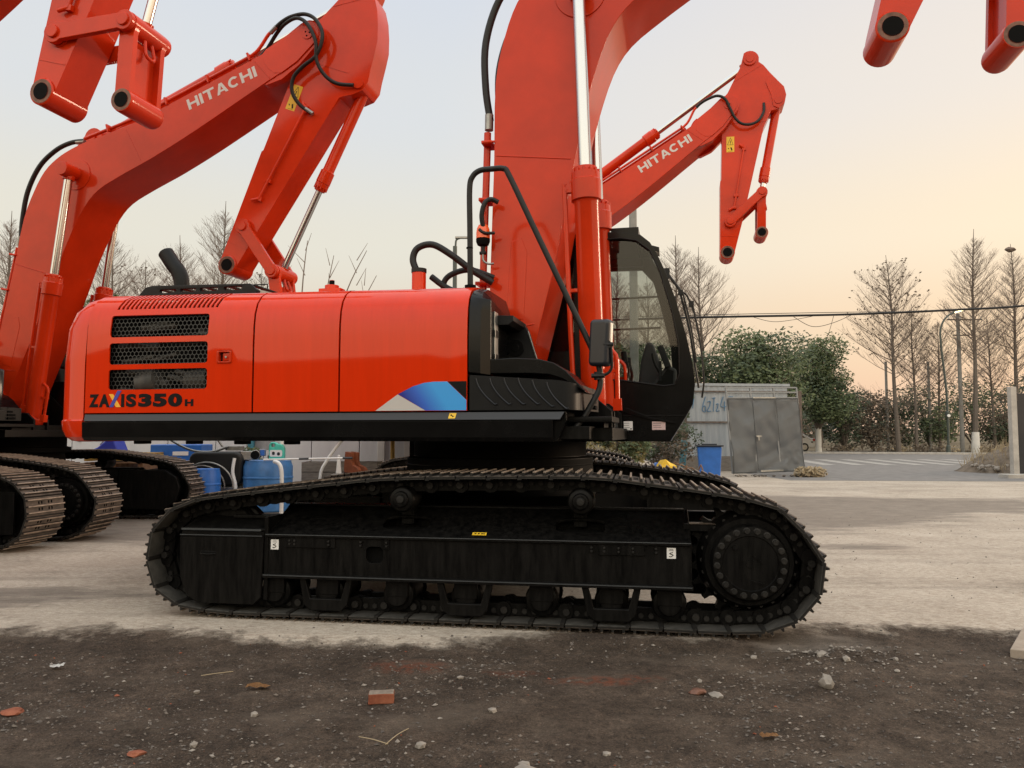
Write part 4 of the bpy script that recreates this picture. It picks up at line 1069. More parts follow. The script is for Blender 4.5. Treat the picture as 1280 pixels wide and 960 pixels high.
    pl = N.new('ShaderNodeRGB'); pl.outputs[0].default_value = (.15, .118, .092, 1)
    dirt = mix(math_('MULTIPLY', ramp_f(N, L, noise_(1.1, 6, (1, 1.7, 1), .65, (7, 2, 0)), .52, .68), .55), dirt, pl.outputs[0])
    st = ramp_f(N, L, noise_(1.3, 8, (1, 1, 1), .72, (11, 4, 0)), .52, .70); conc = mix(math_('MULTIPLY', st, .38), conc, dk.outputs[0])
    cs = ramp_f(N, L, noise_(70, 6, rough=.75), .58, .72); conc = mix(math_('MULTIPLY', cs, .45), conc, dk.outputs[0])
    col = mix(soil, conc, dirt)
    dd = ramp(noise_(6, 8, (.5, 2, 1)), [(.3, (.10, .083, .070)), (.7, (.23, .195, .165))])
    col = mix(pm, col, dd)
    # beyond the yard: scrub earth
    fm = N.new('ShaderNodeMapRange'); fm.inputs['From Min'].default_value = 52; fm.inputs['From Max'].default_value = 54; L.new(Y, fm.inputs['Value'])
    vg = ramp(noise_(.8, 7), [(.35, (.06, .05, .03)), (.65, (.15, .115, .07))]); col = mix(fm.outputs[0], col, vg)
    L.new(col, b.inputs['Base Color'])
    bp = N.new('ShaderNodeBump'); bp.inputs['Strength'].default_value = .9; bp.inputs['Distance'].default_value = .018
    L.new(math_('ADD', math_('MULTIPLY', noise_(45, 8, rough=.7), math_('ADD', math_('MULTIPLY', soil, 1.6), .35)), math_('MULTIPLY', noise_(7, 6, (1, 1.6, 1)), .6)), bp.inputs['Height']); L.new(bp.outputs[0], b.inputs['Normal'])
    return m
def ramp_f(N, L, fac, a, c):
    mr = N.new('ShaderNodeMapRange'); mr.inputs['From Min'].default_value = a; mr.inputs['From Max'].default_value = c; mr.clamp = True; L.new(fac, mr.inputs['Value']); return mr.outputs[0]

def axis(lo, hi, step, far, grow=1.35):
    a = []; v = lo
    while v <= hi+1e-6: a.append(v); v += step
    s = step; v = a[-1]
    while v < far: s *= grow; v += s; a.append(v)
    s = step; v = a[0]; L_ = []
    while v > -far: s *= grow; v -= s; L_.append(v)
    return L_[::-1]+a
def soil_h(x, y):
    e = 5.45+.4*(noise.noise((x*.55, y*.55, 3.1)))
    k = max(0, min(1, (e-y)/.25))
    if x < -6 or x > 6 or y < 0: k *= .3
    h = .022*noise.noise((x*1.3, y*1.3, .3))+.014*noise.noise((x*4.5, y*4.5, 1.7))+.009*noise.noise((x*11, y*11, 4.2))+.006*noise.noise((x*22, y*22, 9))
    pile = .045*math.exp(-(((x-2.15)/.35)**2+((y-5.05)/.16)**2))*(.7+noise.noise((x*9, y*9, 2)))
    return (h-.028)*k-.004+pile
xs = axis(-4.2, 4.2, .025, 900, 1.5); ys = axis(2.6, 6.2, .022, 900, 1.5)
gb = bmesh.new(); grid = [[gb.verts.new((x, y, soil_h(x, y) if (abs(x) < 9 and -1 < y < 8) else -.004)) for x in xs] for y in ys]
for j in range(len(ys)-1):
    for i in range(len(xs)-1):
        f = gb.faces.new((grid[j][i], grid[j][i+1], grid[j+1][i+1], grid[j+1][i])); f.smooth = True
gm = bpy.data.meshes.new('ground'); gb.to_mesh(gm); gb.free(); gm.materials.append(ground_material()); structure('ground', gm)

M['asphalt'] = mat('asphalt', (.12, .115, .112), .85, vcol=(.20, .19, .185), vscale=2.5, bump=.2, bscale=30)
M['paint'] = mat('road_paint', (.22, .21, .20), .8, vcol=(.40, .385, .36), vscale=5)
M['kerb'] = mat('kerb_concrete', (.40, .38, .35), .85, var=.2, vscale=3)
KD = Vector((.966, -.259, 0)).normalized(); KN = Vector((.259, .966, 0))
K0 = Vector((26.5, 50.2, 0))
def road_pt(s, t, z): return tuple(K0+KD*s+KN*t+Vector((0, 0, z)))
b = MB().use(M['asphalt'])
b.poly([road_pt(-160, -11.5, .004), road_pt(160, -11.5, .004), road_pt(160, 0, .004), road_pt(-160, 0, .004)])
structure('road', b.mesh('road', fix=False))
b = MB().use(M['asphalt'])
b.poly([(8.2, 22.8, .000), (15.8, 22.2, .000), (19.5, 28, .000), (24.5, 40.2, .000), (6, 45.2, .000), (8.0, 30, .000)])
structure('driveway', b.mesh('driveway', fix=False))
b = MB().use(M['paint'])
for i in range(7):
    x = 14.2+i*1.32; b.poly([(x-.75, 33.4, .008), (x-.15, 33.4, .008), (x+.95, 40.5, .008), (x+.30, 40.5, .008)])
structure('crosswalk', b.mesh('crosswalk', fix=False))
b = MB().use(M['kerb'])
b.prism([(-160, .0), (160, 0), (160, .35), (-160, .35)], -.05, .13, lambda u, v, w: K0+KD*u+KN*v+Vector((0, 0, w)))
structure('kerb', b.mesh('kerb', bevel=.02))

# ------------------------------------------------------------------ loose stones, bricks and scraps
M['grit'] = mat('brown_grit', (.10, .083, .070), .9, vcol=(.19, .16, .135), vscale=9)
M['stone'] = mat('pale_stone', (.19, .168, .145), .85, vcol=(.32, .285, .25), vscale=9, bump=.3, bscale=40)
M['stonedk'] = mat('dark_stone', (.07, .06, .053), .9, vcol=(.15, .13, .115), vscale=9)
M['brick'] = mat('red_brick', (.19, .050, .024), .9, vcol=(.30, .105, .055), vscale=14, bump=.5, bscale=50)
M['brickdust'] = mat('mortar_dust', (.21, .17, .135), .95, var=.3, vscale=30)
def rock(b, c, r, seed, flat=.7, n=1):
    t = bmesh.new(); bmesh.ops.create_icosphere(t, subdivisions=n, radius=1)
    r_ = random.Random(seed); o = Vector((r_.uniform(0, 50), r_.uniform(0, 50), r_.uniform(0, 50))); sc = Vector((r_.uniform(.75, 1.3), r_.uniform(.75, 1.2), flat*r_.uniform(.8, 1.2)))
    a = r_.uniform(0, 6.3); rt = Matrix.Rotation(a, 3, 'Z')
    for v in t.verts:
        k = 1+.45*noise.noise(v.co*1.3+o)+.2*noise.noise(v.co*3+o); v.co = rt @ Vector((v.co.x*sc.x, v.co.y*sc.y, v.co.z*sc.z))*k*r
    me = bpy.data.meshes.new('tmp'); t.to_mesh(me); t.free(); b.add(me, Matrix.Translation(c)); bpy.data.meshes.remove(me)
gr = random.Random(77); b = MB()
tet = [Vector(v) for v in ((1, 1, 1), (1, -1, -1), (-1, 1, -1), (-1, -1, 1))]
def chip(b, c, r):
    """a small irregular stone, 8 faces"""
    ax = [Vector((gr.uniform(.6, 1.3)*r, gr.uniform(-.4, .4)*r, gr.uniform(-.2, .2)*r)), Vector((gr.uniform(-.4, .4)*r, gr.uniform(.6, 1.2)*r, 0)), Vector((gr.uniform(-.3, .3)*r, gr.uniform(-.3, .3)*r, gr.uniform(.35, .8)*r))]
    vs = [b.bm.verts.new(Vector(c)+s*a*gr.uniform(.7, 1.1)) for a in ax for s in (1, -1)]
    f0 = len(b.bm.faces)
    for i in (0, 1):
        for j in (2, 3):
            for k in (4, 5): b.bm.faces.new((vs[i], vs[j], vs[k]))
    b._new(f0)
for i in range(42000):
    y = 2.6+3.1*gr.random()**1.1; x = gr.uniform(-.75, .75)*y
    if noise.noise((x*1.1, y*1.4, 8.0)) < gr.uniform(-.5, .45): continue
    if y > 5.3+.3*noise.noise((x, 0, 0)) and gr.random() < .8: continue
    q = gr.random(); r = .002+.013*q**7
    q2 = gr.random(); b.use(M['stone'] if q2 < .10 else M['grit'] if q2 < .52 else M['stonedk'] if q2 < .985 else M['brick']); chip(b, (x, y, soil_h(x, y)+r*.25), r)
for i in range(260):
    x = gr.gauss(2.15, .28); y = gr.gauss(5.03, .12); r = .006+.016*gr.random()**3; b.use(M['stone'] if gr.random() < .5 else M['stonedk']); chip(b, (x, y, soil_h(x, y)+r*.3), r)
for i in range(500):
    x = gr.uniform(-3, 9); y = gr.uniform(6, 13); r = .005+.01*gr.random()**3; b.use(M['stonedk']); chip(b, (x, y, .0), r)
structure('gravel', b.mesh('gravel', smooth=False), kind='stuff')

def ground_thing(name, label, cat, me, x, y, rz=0, dz=0, group=None): return thing(name, label, cat, (x, y, soil_h(x, y)+dz), rz, group, me)
def brick_mesh():
    b = MB().use(M['brick']); b.box((0, 0, .026), (.135, .07, .055)); me = b.mesh('brick', bevel=.006, seg=2)
    bm = bmesh.new(); bm.from_mesh(me)
    bmesh.ops.subdivide_edges(bm, edges=bm.edges[:], cuts=2, use_grid_fill=True)
    for v in bm.verts: v.co += Vector([.004*noise.noise(v.co*40+Vector((k*9, 0, 0))) for k in range(3)])
    me.materials.append(M['brickdust'])
    bm.normal_update()
    for f in bm.faces:
        if f.normal.z > .7: f.material_index = 1
    bm.to_mesh(me); bm.free(); return me
ground_thing('brick', 'broken half of a red brick with dusty grey top lying on the dark soil', 'brick', brick_mesh(), -.70, 4.216, R(6))
def frag(seed, r, m, flat=.5, n=2):
    b = MB().use(m); rock(b, (0, 0, 0), r, seed, flat, n); return b.mesh('fragment', ang=28)
ground_thing('brick_fragment', 'orange-red brick fragment at the left end of the dark soil', 'brick', frag(3, .05, M['brick'], .35), -2.56, 4.03, 0, .01)
ground_thing('brick_fragment', 'flat orange-red brick fragment nearest the camera, beside pale pebbles', 'brick', frag(4, .045, M['brick'], .3), -1.665, 3.50, .4, .01)
ground_thing('brick_fragment', 'small brown brick lump touching a pale flat chip under the drive sprocket', 'brick', frag(8, .042, M['bareprimer'], .6), 1.02, 4.32, .4, .012)
ground_thing('stone', 'pale rounded fist-sized stone standing alone on the dark soil', 'stone', frag(12, .05, M['stone'], .85), 1.775, 4.43, .3, .028)
ground_thing('stone', 'pale flat stone chip touching a brown brick lump', 'stone', frag(15, .043, M['stone'], .35), 1.115, 4.29, 1.1, .008)
ground_thing('concrete_chunk', 'cream concrete chunk cut off by the bottom edge of the picture', 'concrete chunk', frag(21, .075, M['stone'], .4), .08, 3.31, .1, .01)
k = 0
for x, y, r, lab in ((-1.30, 3.98, .022, 'light grey egg-sized stone between the orange leaf scrap and the camera'), (-.10, 4.02, .022, 'light grey stone right of the dry straw'), (-.42, 3.62, .026, 'grey stone just right of the dry straw end'), (-1.45, 3.60, .022, 'pale pebble right of the flat brick fragment'), (1.08, 4.52, .018, 'small white pebble behind the flat stone chip'), (1.55, 5.02, .026, 'pale lump at the left of the gravel heap by the sprocket end'), (1.98, 5.0, .034, 'largest pale lump on the gravel heap by the sprocket end'), (2.08, 4.88, .03, 'pale lump at the front of the gravel heap'), (2.42, 4.95, .022, 'small pale lump at the right of the gravel heap'), (.05, 3.42, .024, 'grey pebble right behind the concrete chunk'), (2.70, 3.62, .024, 'grey pebble alone at the right end of the dark soil'), (-1.75, 4.36, .020, 'grey pebble left of the orange leaf scrap'), (-.30, 4.55, .02, 'pale pebble on the reddish brick dust'), (.42, 3.5, .016, 'small grey pebble left of the curled yellow-brown leaf')):
    ground_thing('stone', lab, 'stone', frag(40+k, r, M['stone'], .7, 1), x, y, k, r*.35, 'loose stones on the soil'); k += 1
M['leaf'] = mat('dry_leaf', (.22, .105, .04), .85, vcol=(.38, .21, .09), vscale=30)
M['paper'] = mat('white_scrap', (.72, .72, .70), .7)
def scrap(seed, w, h, m, curl=.02):
    r_ = random.Random(seed); bm = bmesh.new(); n = 6
    V = [[bm.verts.new(((i/n-.5)*w*(1+.3*noise.noise((i, j, seed))), (j/3-.5)*h*(1+.5*noise.noise((i*.9, j, seed+5))), .004+curl*abs(noise.noise((i*.6, j*.8, seed+9)))+curl*.6)) for i in range(n+1)] for j in range(4)]
    for j in range(3):
        for i in range(n):
            if (i in (0, n-1)) and j != 1 and r_.random() < .6: continue
            bm.faces.new((V[j][i], V[j][i+1], V[j+1][i+1], V[j+1][i]))
    bmesh.ops.solidify(bm, geom=bm.faces[:], thickness=.002)
    me = bpy.data.meshes.new('scrap'); bm.to_mesh(me); bm.free(); me.materials.append(m); return me
ground_thing('leaf_scrap', 'crumpled orange leaf scrap on the soil below the idler end', 'leaf', scrap(2, .13, .05, M['leaf'], .022), -1.41, 4.37)
ground_thing('leaf_scrap', 'small curled yellow-brown leaf scrap near the bottom of the picture', 'leaf', scrap(5, .085, .035, M['leaf'], .018), 1.2, 3.68, .2)
ground_thing('paper_scrap', 'white torn paper scrap on the soil at far left', 'litter', scrap(9, .085, .05, M['paper'], .02), -2.73, 4.70, .1)
M['straw'] = mat('dry_straw', (.34, .27, .17), .8)
b = MB().use(M['straw']).tube([(-.12, .03, .010), (-.05, -.01, .014), (.03, -.05, .008)], .0022, 5).tube([(.02, -.06, .010), (.06, .04, .016), (.10, .13, .010)], .002, 5)
ground_thing('dry_straw', 'bent dry straw lying on the soil below the brick', 'straw', b.mesh('straw'), -.60, 3.68)
b = MB().use(M['straw']).tube([(-.08, -.03, .01), (0, 0, .014), (.08, .05, .01)], .0025, 5)
ground_thing('twig', 'thin dry twig on the soil left of the orange leaf scrap', 'twig', b.mesh('twig'), -1.75, 4.65)
M['slab'] = mat('dusty_slab', (.25, .205, .165), .9, vcol=(.36, .305, .25), vscale=5, bump=.3)
b = MB().use(M['slab']).pxy([(0, 0), (1.4, -.55), (1.4, 1.2), (.42, .52)], -.05, .018)
structure('concrete_edge', b.mesh('concrete_edge', bevel=.008), (3.19, 5.02, 0))

# ------------------------------------------------------------------ left background: prefab building and clutter
M['panelwhite'] = mat('grey_white_panel', (.44, .46, .49), .6, vcol=(.56, .58, .60), vscale=.7, stretch=(2.5, 1, .5))
M['tealpost'] = mat('teal_paint', (.035, .17, .23), .5, var=.2)
M['framewhite'] = mat('white_frame', (.55, .55, .54), .5, var=.1)
M['brownwood'] = mat('brown_timber', (.16, .085, .04), .75, var=.3, vscale=8)
M['greywood'] = mat('grey_weathered_wood', (.17, .155, .14), .85, var=.3, vscale=6, stretch=(1, 1, 6))
M['soot'] = mat('soot_smudge', (.24, .25, .26), .8, var=.3)
M['plasticblue'] = mat('blue_plastic', (.025, .13, .46), .38, var=.15, vscale=4)
M['drumblue'] = mat('blue_drum_plastic', (.055, .19, .46), .40, var=.2, vscale=5)
M['tealplastic'] = mat('turquoise_plastic', (.06, .50, .40), .35)
M['whiteplastic'] = mat('white_plastic', (.72, .73, .73), .4)
M['bluetarp'] = mat('blue_tarpaulin', (.02, .04, .38), .5, bump=.5, bscale=12)
M['leather'] = mat('brown_leather', (.17, .045, .015), .5, var=.3, vscale=16, bump=.2)
M['ochre'] = mat('ochre_board', (.42, .27, .06), .7, var=.2)
WY = 18.0
b = MB().use(M['panelwhite'])
root = thing('prefab_building', 'low grey-white panel building behind the excavators with an open glazed doorway', 'building', (-7, WY, 0))
for i in range(13):
    x0 = -10+i*1.12
    b.box((x0+.555, .08, 1.5), (1.105, .16, 3.0)); 
put('wall', b.mesh('wall', bevel=.012), root)
b = MB().use(M['panelwhite']).box((-2.6, 3, 3.08), (15.2, 6.4, .12)); put('roof', b.mesh('roof', bevel=.02), root)
b = MB().use(M['soot'])
for x, z, w, h in ((1.1, 1.14, .32, .12), (1.35, 1.10, .3, .10), (1.22, 1.19, .25, .09)): b.pxz([(x+w*math.cos(R(a))*(1+.3*noise.noise((a, x, 1))), z+h*math.sin(R(a))*(1+.4*noise.noise((a, z, 3)))) for a in range(0, 360, 20)], -.004-.001*x, 0)
put('smudge', b.mesh('smudge', smooth=False), root)
b = MB().use(M['tealpost']).box((.93, -.06, 1.5), (.14, .10, 3.0)); put('post', b.mesh('post', bevel=.01), root)
b = MB().use(M['framewhite'])
for x, w in ((3.95, .16), (4.55, .12), (5.72, .10)): b.box((x, -.05, 1.45), (w, .1, 2.5))
b.box((5.0, -.05, 2.45), (2.2, .1, .12)); dfm = put('door_frame', b.mesh('door_frame', bevel=.008), root)
b = MB().use(M['brownwood']).box((5.16, -.07, 1.3), (.07, .06, 2.2)); put('mullion', b.mesh('mullion', bevel=.006), dfm)
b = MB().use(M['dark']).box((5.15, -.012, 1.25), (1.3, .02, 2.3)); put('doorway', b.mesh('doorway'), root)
M['graffiti'] = mat('graffiti_ink', (.09, .10, .22), .7)
b = MB().use(M['graffiti']).tube([(-2.45, -.01, 1.30), (-2.30, -.01, 1.36), (-2.15, -.01, 1.30), (-2.22, -.01, 1.20), (-2.42, -.01, 1.22)], .012, 5).tube([(-2.5, -.01, 1.26), (-2.62, -.01, 1.12)], .010, 5)
b.tube([(-2.32, -.01, 1.40), (-2.32, -.01, 1.10)], .010, 5).tube([(-3.2, -.01, 1.32), (-3.1, -.01, 1.20), (-2.95, -.01, 1.35)], .012, 5)
put('graffiti', b.mesh('graffiti'), root)
# clutter
def drum(r, h, m):
    b = MB().use(m).lathe([(0, r*.93), (.02, r*.97), (h*.32, r), (h*.33, r*1.03), (h*.36, r*1.03), (h*.37, r), (h*.64, r), (h*.65, r*1.03), (h*.68, r*1.03), (h*.69, r), (h-.10, r), (h-.03, r*.93), (h, r*.93), (h-.01, r*.85), (h-.02, .02)], (0, 0, 0), (0, 0, 1), 40)
    return b.mesh('drum', ang=30)
thing('blue_drum', 'big blue plastic drum with a turquoise jug on top', 'drum', (-4.42, 14.0, 0), 0, None, drum(.43, .90, M['drumblue']))
b = MB().use(M['tealplastic'])
b.pxz([(-.13, 0), (.13, 0), (.14, .06), (.14, .22), (.10, .29), (.02, .30), (-.02, .33), (-.10, .33), (-.13, .28)], -.08, .08, [rrect(-.09, .24, -.03, .30, .02)])
jm = b.mesh('jug', bevel=.02, seg=3); jug = thing('jug', 'turquoise plastic jug with white label standing on the blue drum', 'jug', (-4.27, 14.0, .90), .1, None, jm)
b = MB().use(M['whiteplastic']).cyl((.08, 0, .29), (.08, 0, .36), .035, n=14); put('cap', b.mesh('cap'), jug)
b = MB().use(M['whiteplastic']).pxz(rrect(-.11, .07, .11, .19, .03), -.083, -.0805); b.use(M['charcoal']).pxz(rrect(-.07, .10, -.02, .16, .02), -.085, -.083).pxz(rrect(.02, .09, .07, .15, .02), -.085, -.083); put('label', b.mesh('label'), jug)
b = MB().use(M['steel']).box((0, 0, .09), (.3, .18, .16)); b.use(M['dark']).cyl((.1, -.1, .1), (.1, .1, .1), .09, n=16); b.use(M['plasticblue']).box((.22, 0, .14), (.10, .14, .12))
b.use(M['brownwood']).box((.42, .05, .05), (.22, .2, .10))
thing('angle_grinder_set', 'grey hand tool with blue handle beside a small brown box on the drum edge', 'hand tool', (-4.75, 13.98, .90), .2, None, b.mesh('tool', bevel=.01))
b = MB().use(M['whiteplastic']).cyl((-4.35, 13.5, .93), (-2.95, 13.45, .96), .016, n=10); b.use(M['charcoal']).cyl((-3.72, 13.475, .945), (-3.55, 13.47, .949), .019, n=10).cyl((-2.95, 13.45, .96), (-2.78, 13.445, .963), .02, n=10)
thing('broom_pole', 'long white pole lying level across the drum and planter', 'pole', (0, 0, 0), 0, None, b.mesh('pole'))
b = MB().use(M['whiteplastic']).tube([(-4.16, 13.5, .90), (-4.05, 13.42, .86), (-4.0, 13.4, .72), (-3.99, 13.4, .40), (-3.99, 13.4, .0)], .035, 10)
thing('white_hose', 'white bent hose hanging over the front of the blue drum', 'hose', (0, 0, 0), 0, None, b.mesh('hose'))
b = MB().use(M['whiteplastic']).tube([(-3.20, 15.0, 1.40), (-3.45, 15.0, 1.08), (-3.60, 15.0, .86), (-3.72, 15.0, .60), (-3.74, 15.0, 0)], .03, 10)
thing('white_pipe', 'white bent pipe leaning on the grey planter', 'pipe', (0, 0, 0), 0, None, b.mesh('pipe'))
b = MB().use(M['greywood'])
for z in (.12, .32, .52, .72): b.box((0, -.3, z), (1.5, .03, .19)); b.box((0, .3, z), (1.5, .03, .19))
b.box((-.74, 0, .42), (.03, .6, .8)); b.box((.74, 0, .42), (.03, .6, .8)); b.box((0, 0, .62), (1.42, .56, .03))
thing('wooden_planter', 'grey weathered wooden planter box behind the white pipe', 'planter', (-3.42, 15.6, 0), 0, None, b.mesh('planter', bevel=.006, seg=1))
b = MB().use(M['ochre']).tube([(-2.72, 17.5, 1.7), (-2.70, 17.5, .0)], .05, 8)
thing('timber_stick', 'upright ochre timber stick against the white wall', 'stick', (0, 0, 0), 0, None, b.mesh('stick'))
# boots on a crate
b = MB().use(M['greywood']).box((0, 0, .33), (.7, .5, .66)); thing('wooden_crate', 'grey crate carrying the pair of brown boots', 'crate', (-2.88, 14.0, 0), 0, None, b.mesh('crate', bevel=.01))
def boot_mesh():
    b = MB().use(M['leather'])
    b.pxz([(-.07, 0), (.22, 0), (.23, .05), (.19, .10), (.09, .14), (.06, .22), (.065, .36), (-.065, .38), (-.08, .2), (-.09, .05)], -.05, .05)
    b.use(M['rubber']).pxz([(-.09, -.02), (.235, -.02), (.235, .012), (-.09, .012)], -.055, .055)
    b.use(M['straw'])
    for i in range(5): b.box((.075-.002*i, 0, .17+i*.035), (.012, .07, .008))
    return b.mesh('boot', bevel=.025, seg=3)
bm_ = boot_mesh()
thing('boot', 'brown laced leather boot on the crate, the nearer of the pair', 'boot', (-2.93, 13.92, .68), R(-25), 'pair of boots', bm_)
thing('boot', 'brown laced leather boot on the crate, half hidden behind its mate', 'boot', (-2.86, 14.06, .68), R(-10), 'pair of boots', bm_)
b = MB().use(M['whiteplastic']).pxz([(-.05, 0), (.05, 0), (.02, .34), (-.02, .34)], -.03, .03)
thing('white_bottle', 'thin white bottle left of the brown boots', 'bottle', (-3.13, 13.95, .66), 0, None, b.mesh('bottle', bevel=.012))
thing('blue_barrel', 'small dark blue barrel in front of the black hose cart', 'barrel', (-5.27, 13.3, 0), 0, None, drum(.24, .78, M['plasticblue']))
# hose cart: black cabinet with grey hose loops
b = MB().use(M['rubber']); b.pxz(rrect(-.45, .45, .50, 1.06, .14), -.25, .25)
hc = thing('hose_cart', 'black rounded welding cart with grey hose looped over its front', 'cart', (-5.32, 14.0, 0), 0, None, b.mesh('cabinet', bevel=.05, seg=3))
b = MB().use(M['steel'])
for dx, rr in ((0, .42), (.05, .36), (.03, .48)): b.tube([(-.35+dx+rr*(1-math.cos(R(a)))-.25, -.32-.02*rr, .42+rr*.95*math.sin(R(a))) for a in range(0, 181, 20)], .016, 8)
put('hose', b.mesh('hose'), hc)
b = MB().use(M['steel']).box((.3, 0, 1.12), (.28, .12, .08)); b.use(M['dark']).cyl((.12, 0, 1.12), (.2, 0, 1.12), .04, n=10); b.use(M['rubber']).tube([(.2, -.1, 1.15), (-.1, -.1, 1.06), (-.5, -.1, 1.10), (-.95, -.1, 1.35), (-1.1, -.1, 1.6)], .022, 8).tube([(.1, -.1, 1.15), (-.05, -.1, 1.35), (-.3, -.1, 1.6)], .022, 8); put('valve', b.mesh('valve', bevel=.006), hc)
b = MB().use(M['whiteplastic']).tube([(.38, -.27, .95), (.36, -.29, .7), (.42, -.3, .45), (.40, -.3, 0)], .03, 8); put('strap', b.mesh('strap'), hc)
b = MB().use(M['steel']).box((-.02, 0, .22), (.9, .46, .44)); put('chassis', b.mesh('chassis', bevel=.02), hc)
b = MB().use(M['plasticblue']).box((0, 0, .58), (1.05, .6, 1.16)); bx = thing('blue_box', 'tall dark blue metal box with a white plate left of the hose cart', 'box', (-6.85, 16.0, 0), 0, None, b.mesh('box', bevel=.02))
b = MB().use(M['white']).box((.10, -.303, .98), (.32, .004, .08)); put('plate', b.mesh('plate'), bx)
# pallet stack and tarpaulin behind the far track
b = MB()
for k in range(6):
    z = k*.17; b.use(M['ochre'] if k == 5 else M['brownwood'])
    for i in range(5): b.box((0, -.45+i*.225, z+.145), (1.1, .12, .025))
    for x in (-.5, 0, .5): b.box((x, 0, z+.07), (.10, 1.0, .12))
thing('pallet_stack', 'stack of wooden pallets, ochre on top, behind the far track', 'pallets', (-7.62, 15.2, 0), .05, None, b.mesh('pallets', bevel=.004, seg=1))
b = MB().use(M['bluetarp']); tp = [(-.34, 0), (.30, 0), (.24, .14), (.17, .31), (.10, .33), (.02, .22), (-.12, .10)]
b.pxz(tp, -.22, .22); thing('blue_tarpaulin', 'crumpled bright blue tarpaulin bundle on the pallet stack', 'tarpaulin', (-7.95, 15.2, 1.02), 0, None, b.mesh('tarp', bevel=.05, seg=2))
# bush by the drum
M['lf_green'] = mat('evergreen_leaf', (.048, .074, .026), .6, vcol=(.115, .145, .058), vscale=1.3)
M['lf_dark'] = mat('dark_evergreen_leaf', (.022, .042, .018), .6, vcol=(.055, .078, .034), vscale=1.1)
M['lf_yellow'] = mat('yellowing_leaf', (.20, .17, .06), .7, vcol=(.34, .28, .12), vscale=3)
M['lf_brown'] = mat('dry_brown_leaf', (.075, .057, .040), .8, vcol=(.15, .115, .08), vscale=1.5)
M['bark'] = mat('grey_brown_bark', (.095, .080, .068), .9, vcol=(.16, .138, .12), vscale=10, stretch=(4, 4, 1))
M['twig'] = mat('twig_bark', (.16, .125, .105), .9, var=.2)
M['whitewash'] = mat('whitewash', (.62, .62, .60), .8, var=.1)

def leaf_cloud(b, cen, rad, n, size, r_, m, shell=.35):
    b.use(m); f0 = len(b.bm.faces); C = Vector(cen)
    for i in range(n):
        d = Vector((r_.gauss(0, 1), r_.gauss(0, 1), r_.gauss(0, 1))).normalized(); k = (shell+(1-shell)*r_.random())**.6
        p = C+Vector((d.x*rad[0], d.y*rad[1], d.z*rad[2]))*k
        u = Vector((r_.gauss(0, 1), r_.gauss(0, 1), r_.gauss(0, .6))).normalized(); v = u.orthogonal().normalized(); v = (v+u.cross(v)*r_.uniform(-1, 1)).normalized(); s = size*r_.uniform(.6, 1.3)
        b.bm.faces.new([b.bm.verts.new(q) for q in (p-u*s, p-v*s*.45, p+u*s, p+v*s*.45)])
    b._new(f0)
def plant(name, label, cat, loc, H, W, seed, leaf, n=2600, size=.11, trunk=.0, lobes=12, group=None, mix=None):
    r_ = random.Random(seed); t = thing(name, label, cat, loc, 0, group)
    b = MB(); tips = []
    z0 = H*trunk
    for i in range(lobes):
        a = r_.uniform(0, 2*PI); q = math.sqrt(r_.random())*W*.62; z = z0+(H-z0)*r_.uniform(.15, .86); sh = 1-abs((z-z0)/(H-z0)-.45)*.9
        c = Vector((q*math.cos(a)*sh, q*math.sin(a)*sh, z)); rr = r_.uniform(.20, .34)*min(W*1.3, H-z0)
        tips.append(c); leaf_cloud(b, c, (rr*1.1, rr*1.1, rr*.8), n//lobes, size, r_, leaf if (not mix or r_.random() > .35) else mix)
    put('crown', b.mesh('crown', fix=False, smooth=False), t)
    b = MB().use(M['bark'])
    b.tube([(0, 0, -.1), (.05*W, 0, z0*.6), (-.03*W, .02, z0+.2*(H-z0)), (0, 0, H*.7)], .022*H+.02, 8, taper=.02)
    for c in tips: b.tube([(0, 0, z0*.75+.1), (c.x*.4, c.y*.4, z0*.75+.1+(c.z-z0*.75)*.55), tuple(c)], .010*H+.005, 5, taper=.006, sub=3)
    put('trunk', b.mesh('trunk'), t); return t
plant('shrub', 'small dusty green shrub between the hose cart and the blue drum', 'shrub', (-5.0, 14.8, .2), .95, .45, 5, M['lf_green'], 900, .05, 0, 8, mix=M['lf_yellow'])

# ------------------------------------------------------------------ right background: sheet fence, gate, bin, scrap
M['sheet'] = mat('weathered_blue_grey_sheet', (.25, .285, .32), .6, vcol=(.36, .39, .42), vscale=1.2, stretch=(3, 1, .4), rvar=.1)
M['gatemetal'] = mat('grey_gate_sheet', (.125, .14, .155), .45, metal=.35, var=.18, vscale=1.6, rvar=.1, bump=.1, bscale=3)
M['graf'] = mat('blue_spray_paint', (.075, .17, .29), .7)
M['rust'] = mat('rusty_steel', (.085, .058, .045), .8, vcol=(.16, .135, .115), vscale=8)
fl = at(835, 560, 28); fr_ = at(990, 560, 28.6)
fence = thing('sheet_fence', 'weathered blue-grey corrugated sheet fence with blue sprayed figures', 'fence', (fl.x, 28, 0), math.atan2(.6, fr_.x-fl.x))
W_ = fr_.x-fl.x
b = MB().use(M['sheet']); n = int(W_/.055); f0 = 0
V = [[b.bm.verts.new((i*.055, (.022 if (i//2) % 2 else 0)+(.012 if i % 16 == 0 else 0), z)) for i in range(n)] for z in (.55, 1.78, 3.14)]
W2 = [[b.bm.verts.new((i*.055, .012+(.022 if (i//2) % 2 else 0)+(.012 if i % 16 == 0 else 0), z)) for i in range(n)] for z in (.55, 1.78, 3.14)]
for j in range(2):
    for i in range(n-1): b.bm.faces.new((V[j][i], V[j][i+1], V[j+1][i+1], V[j+1][i])); b.bm.faces.new((W2[j][i+1], W2[j][i], W2[j+1][i], W2[j+1][i+1]))
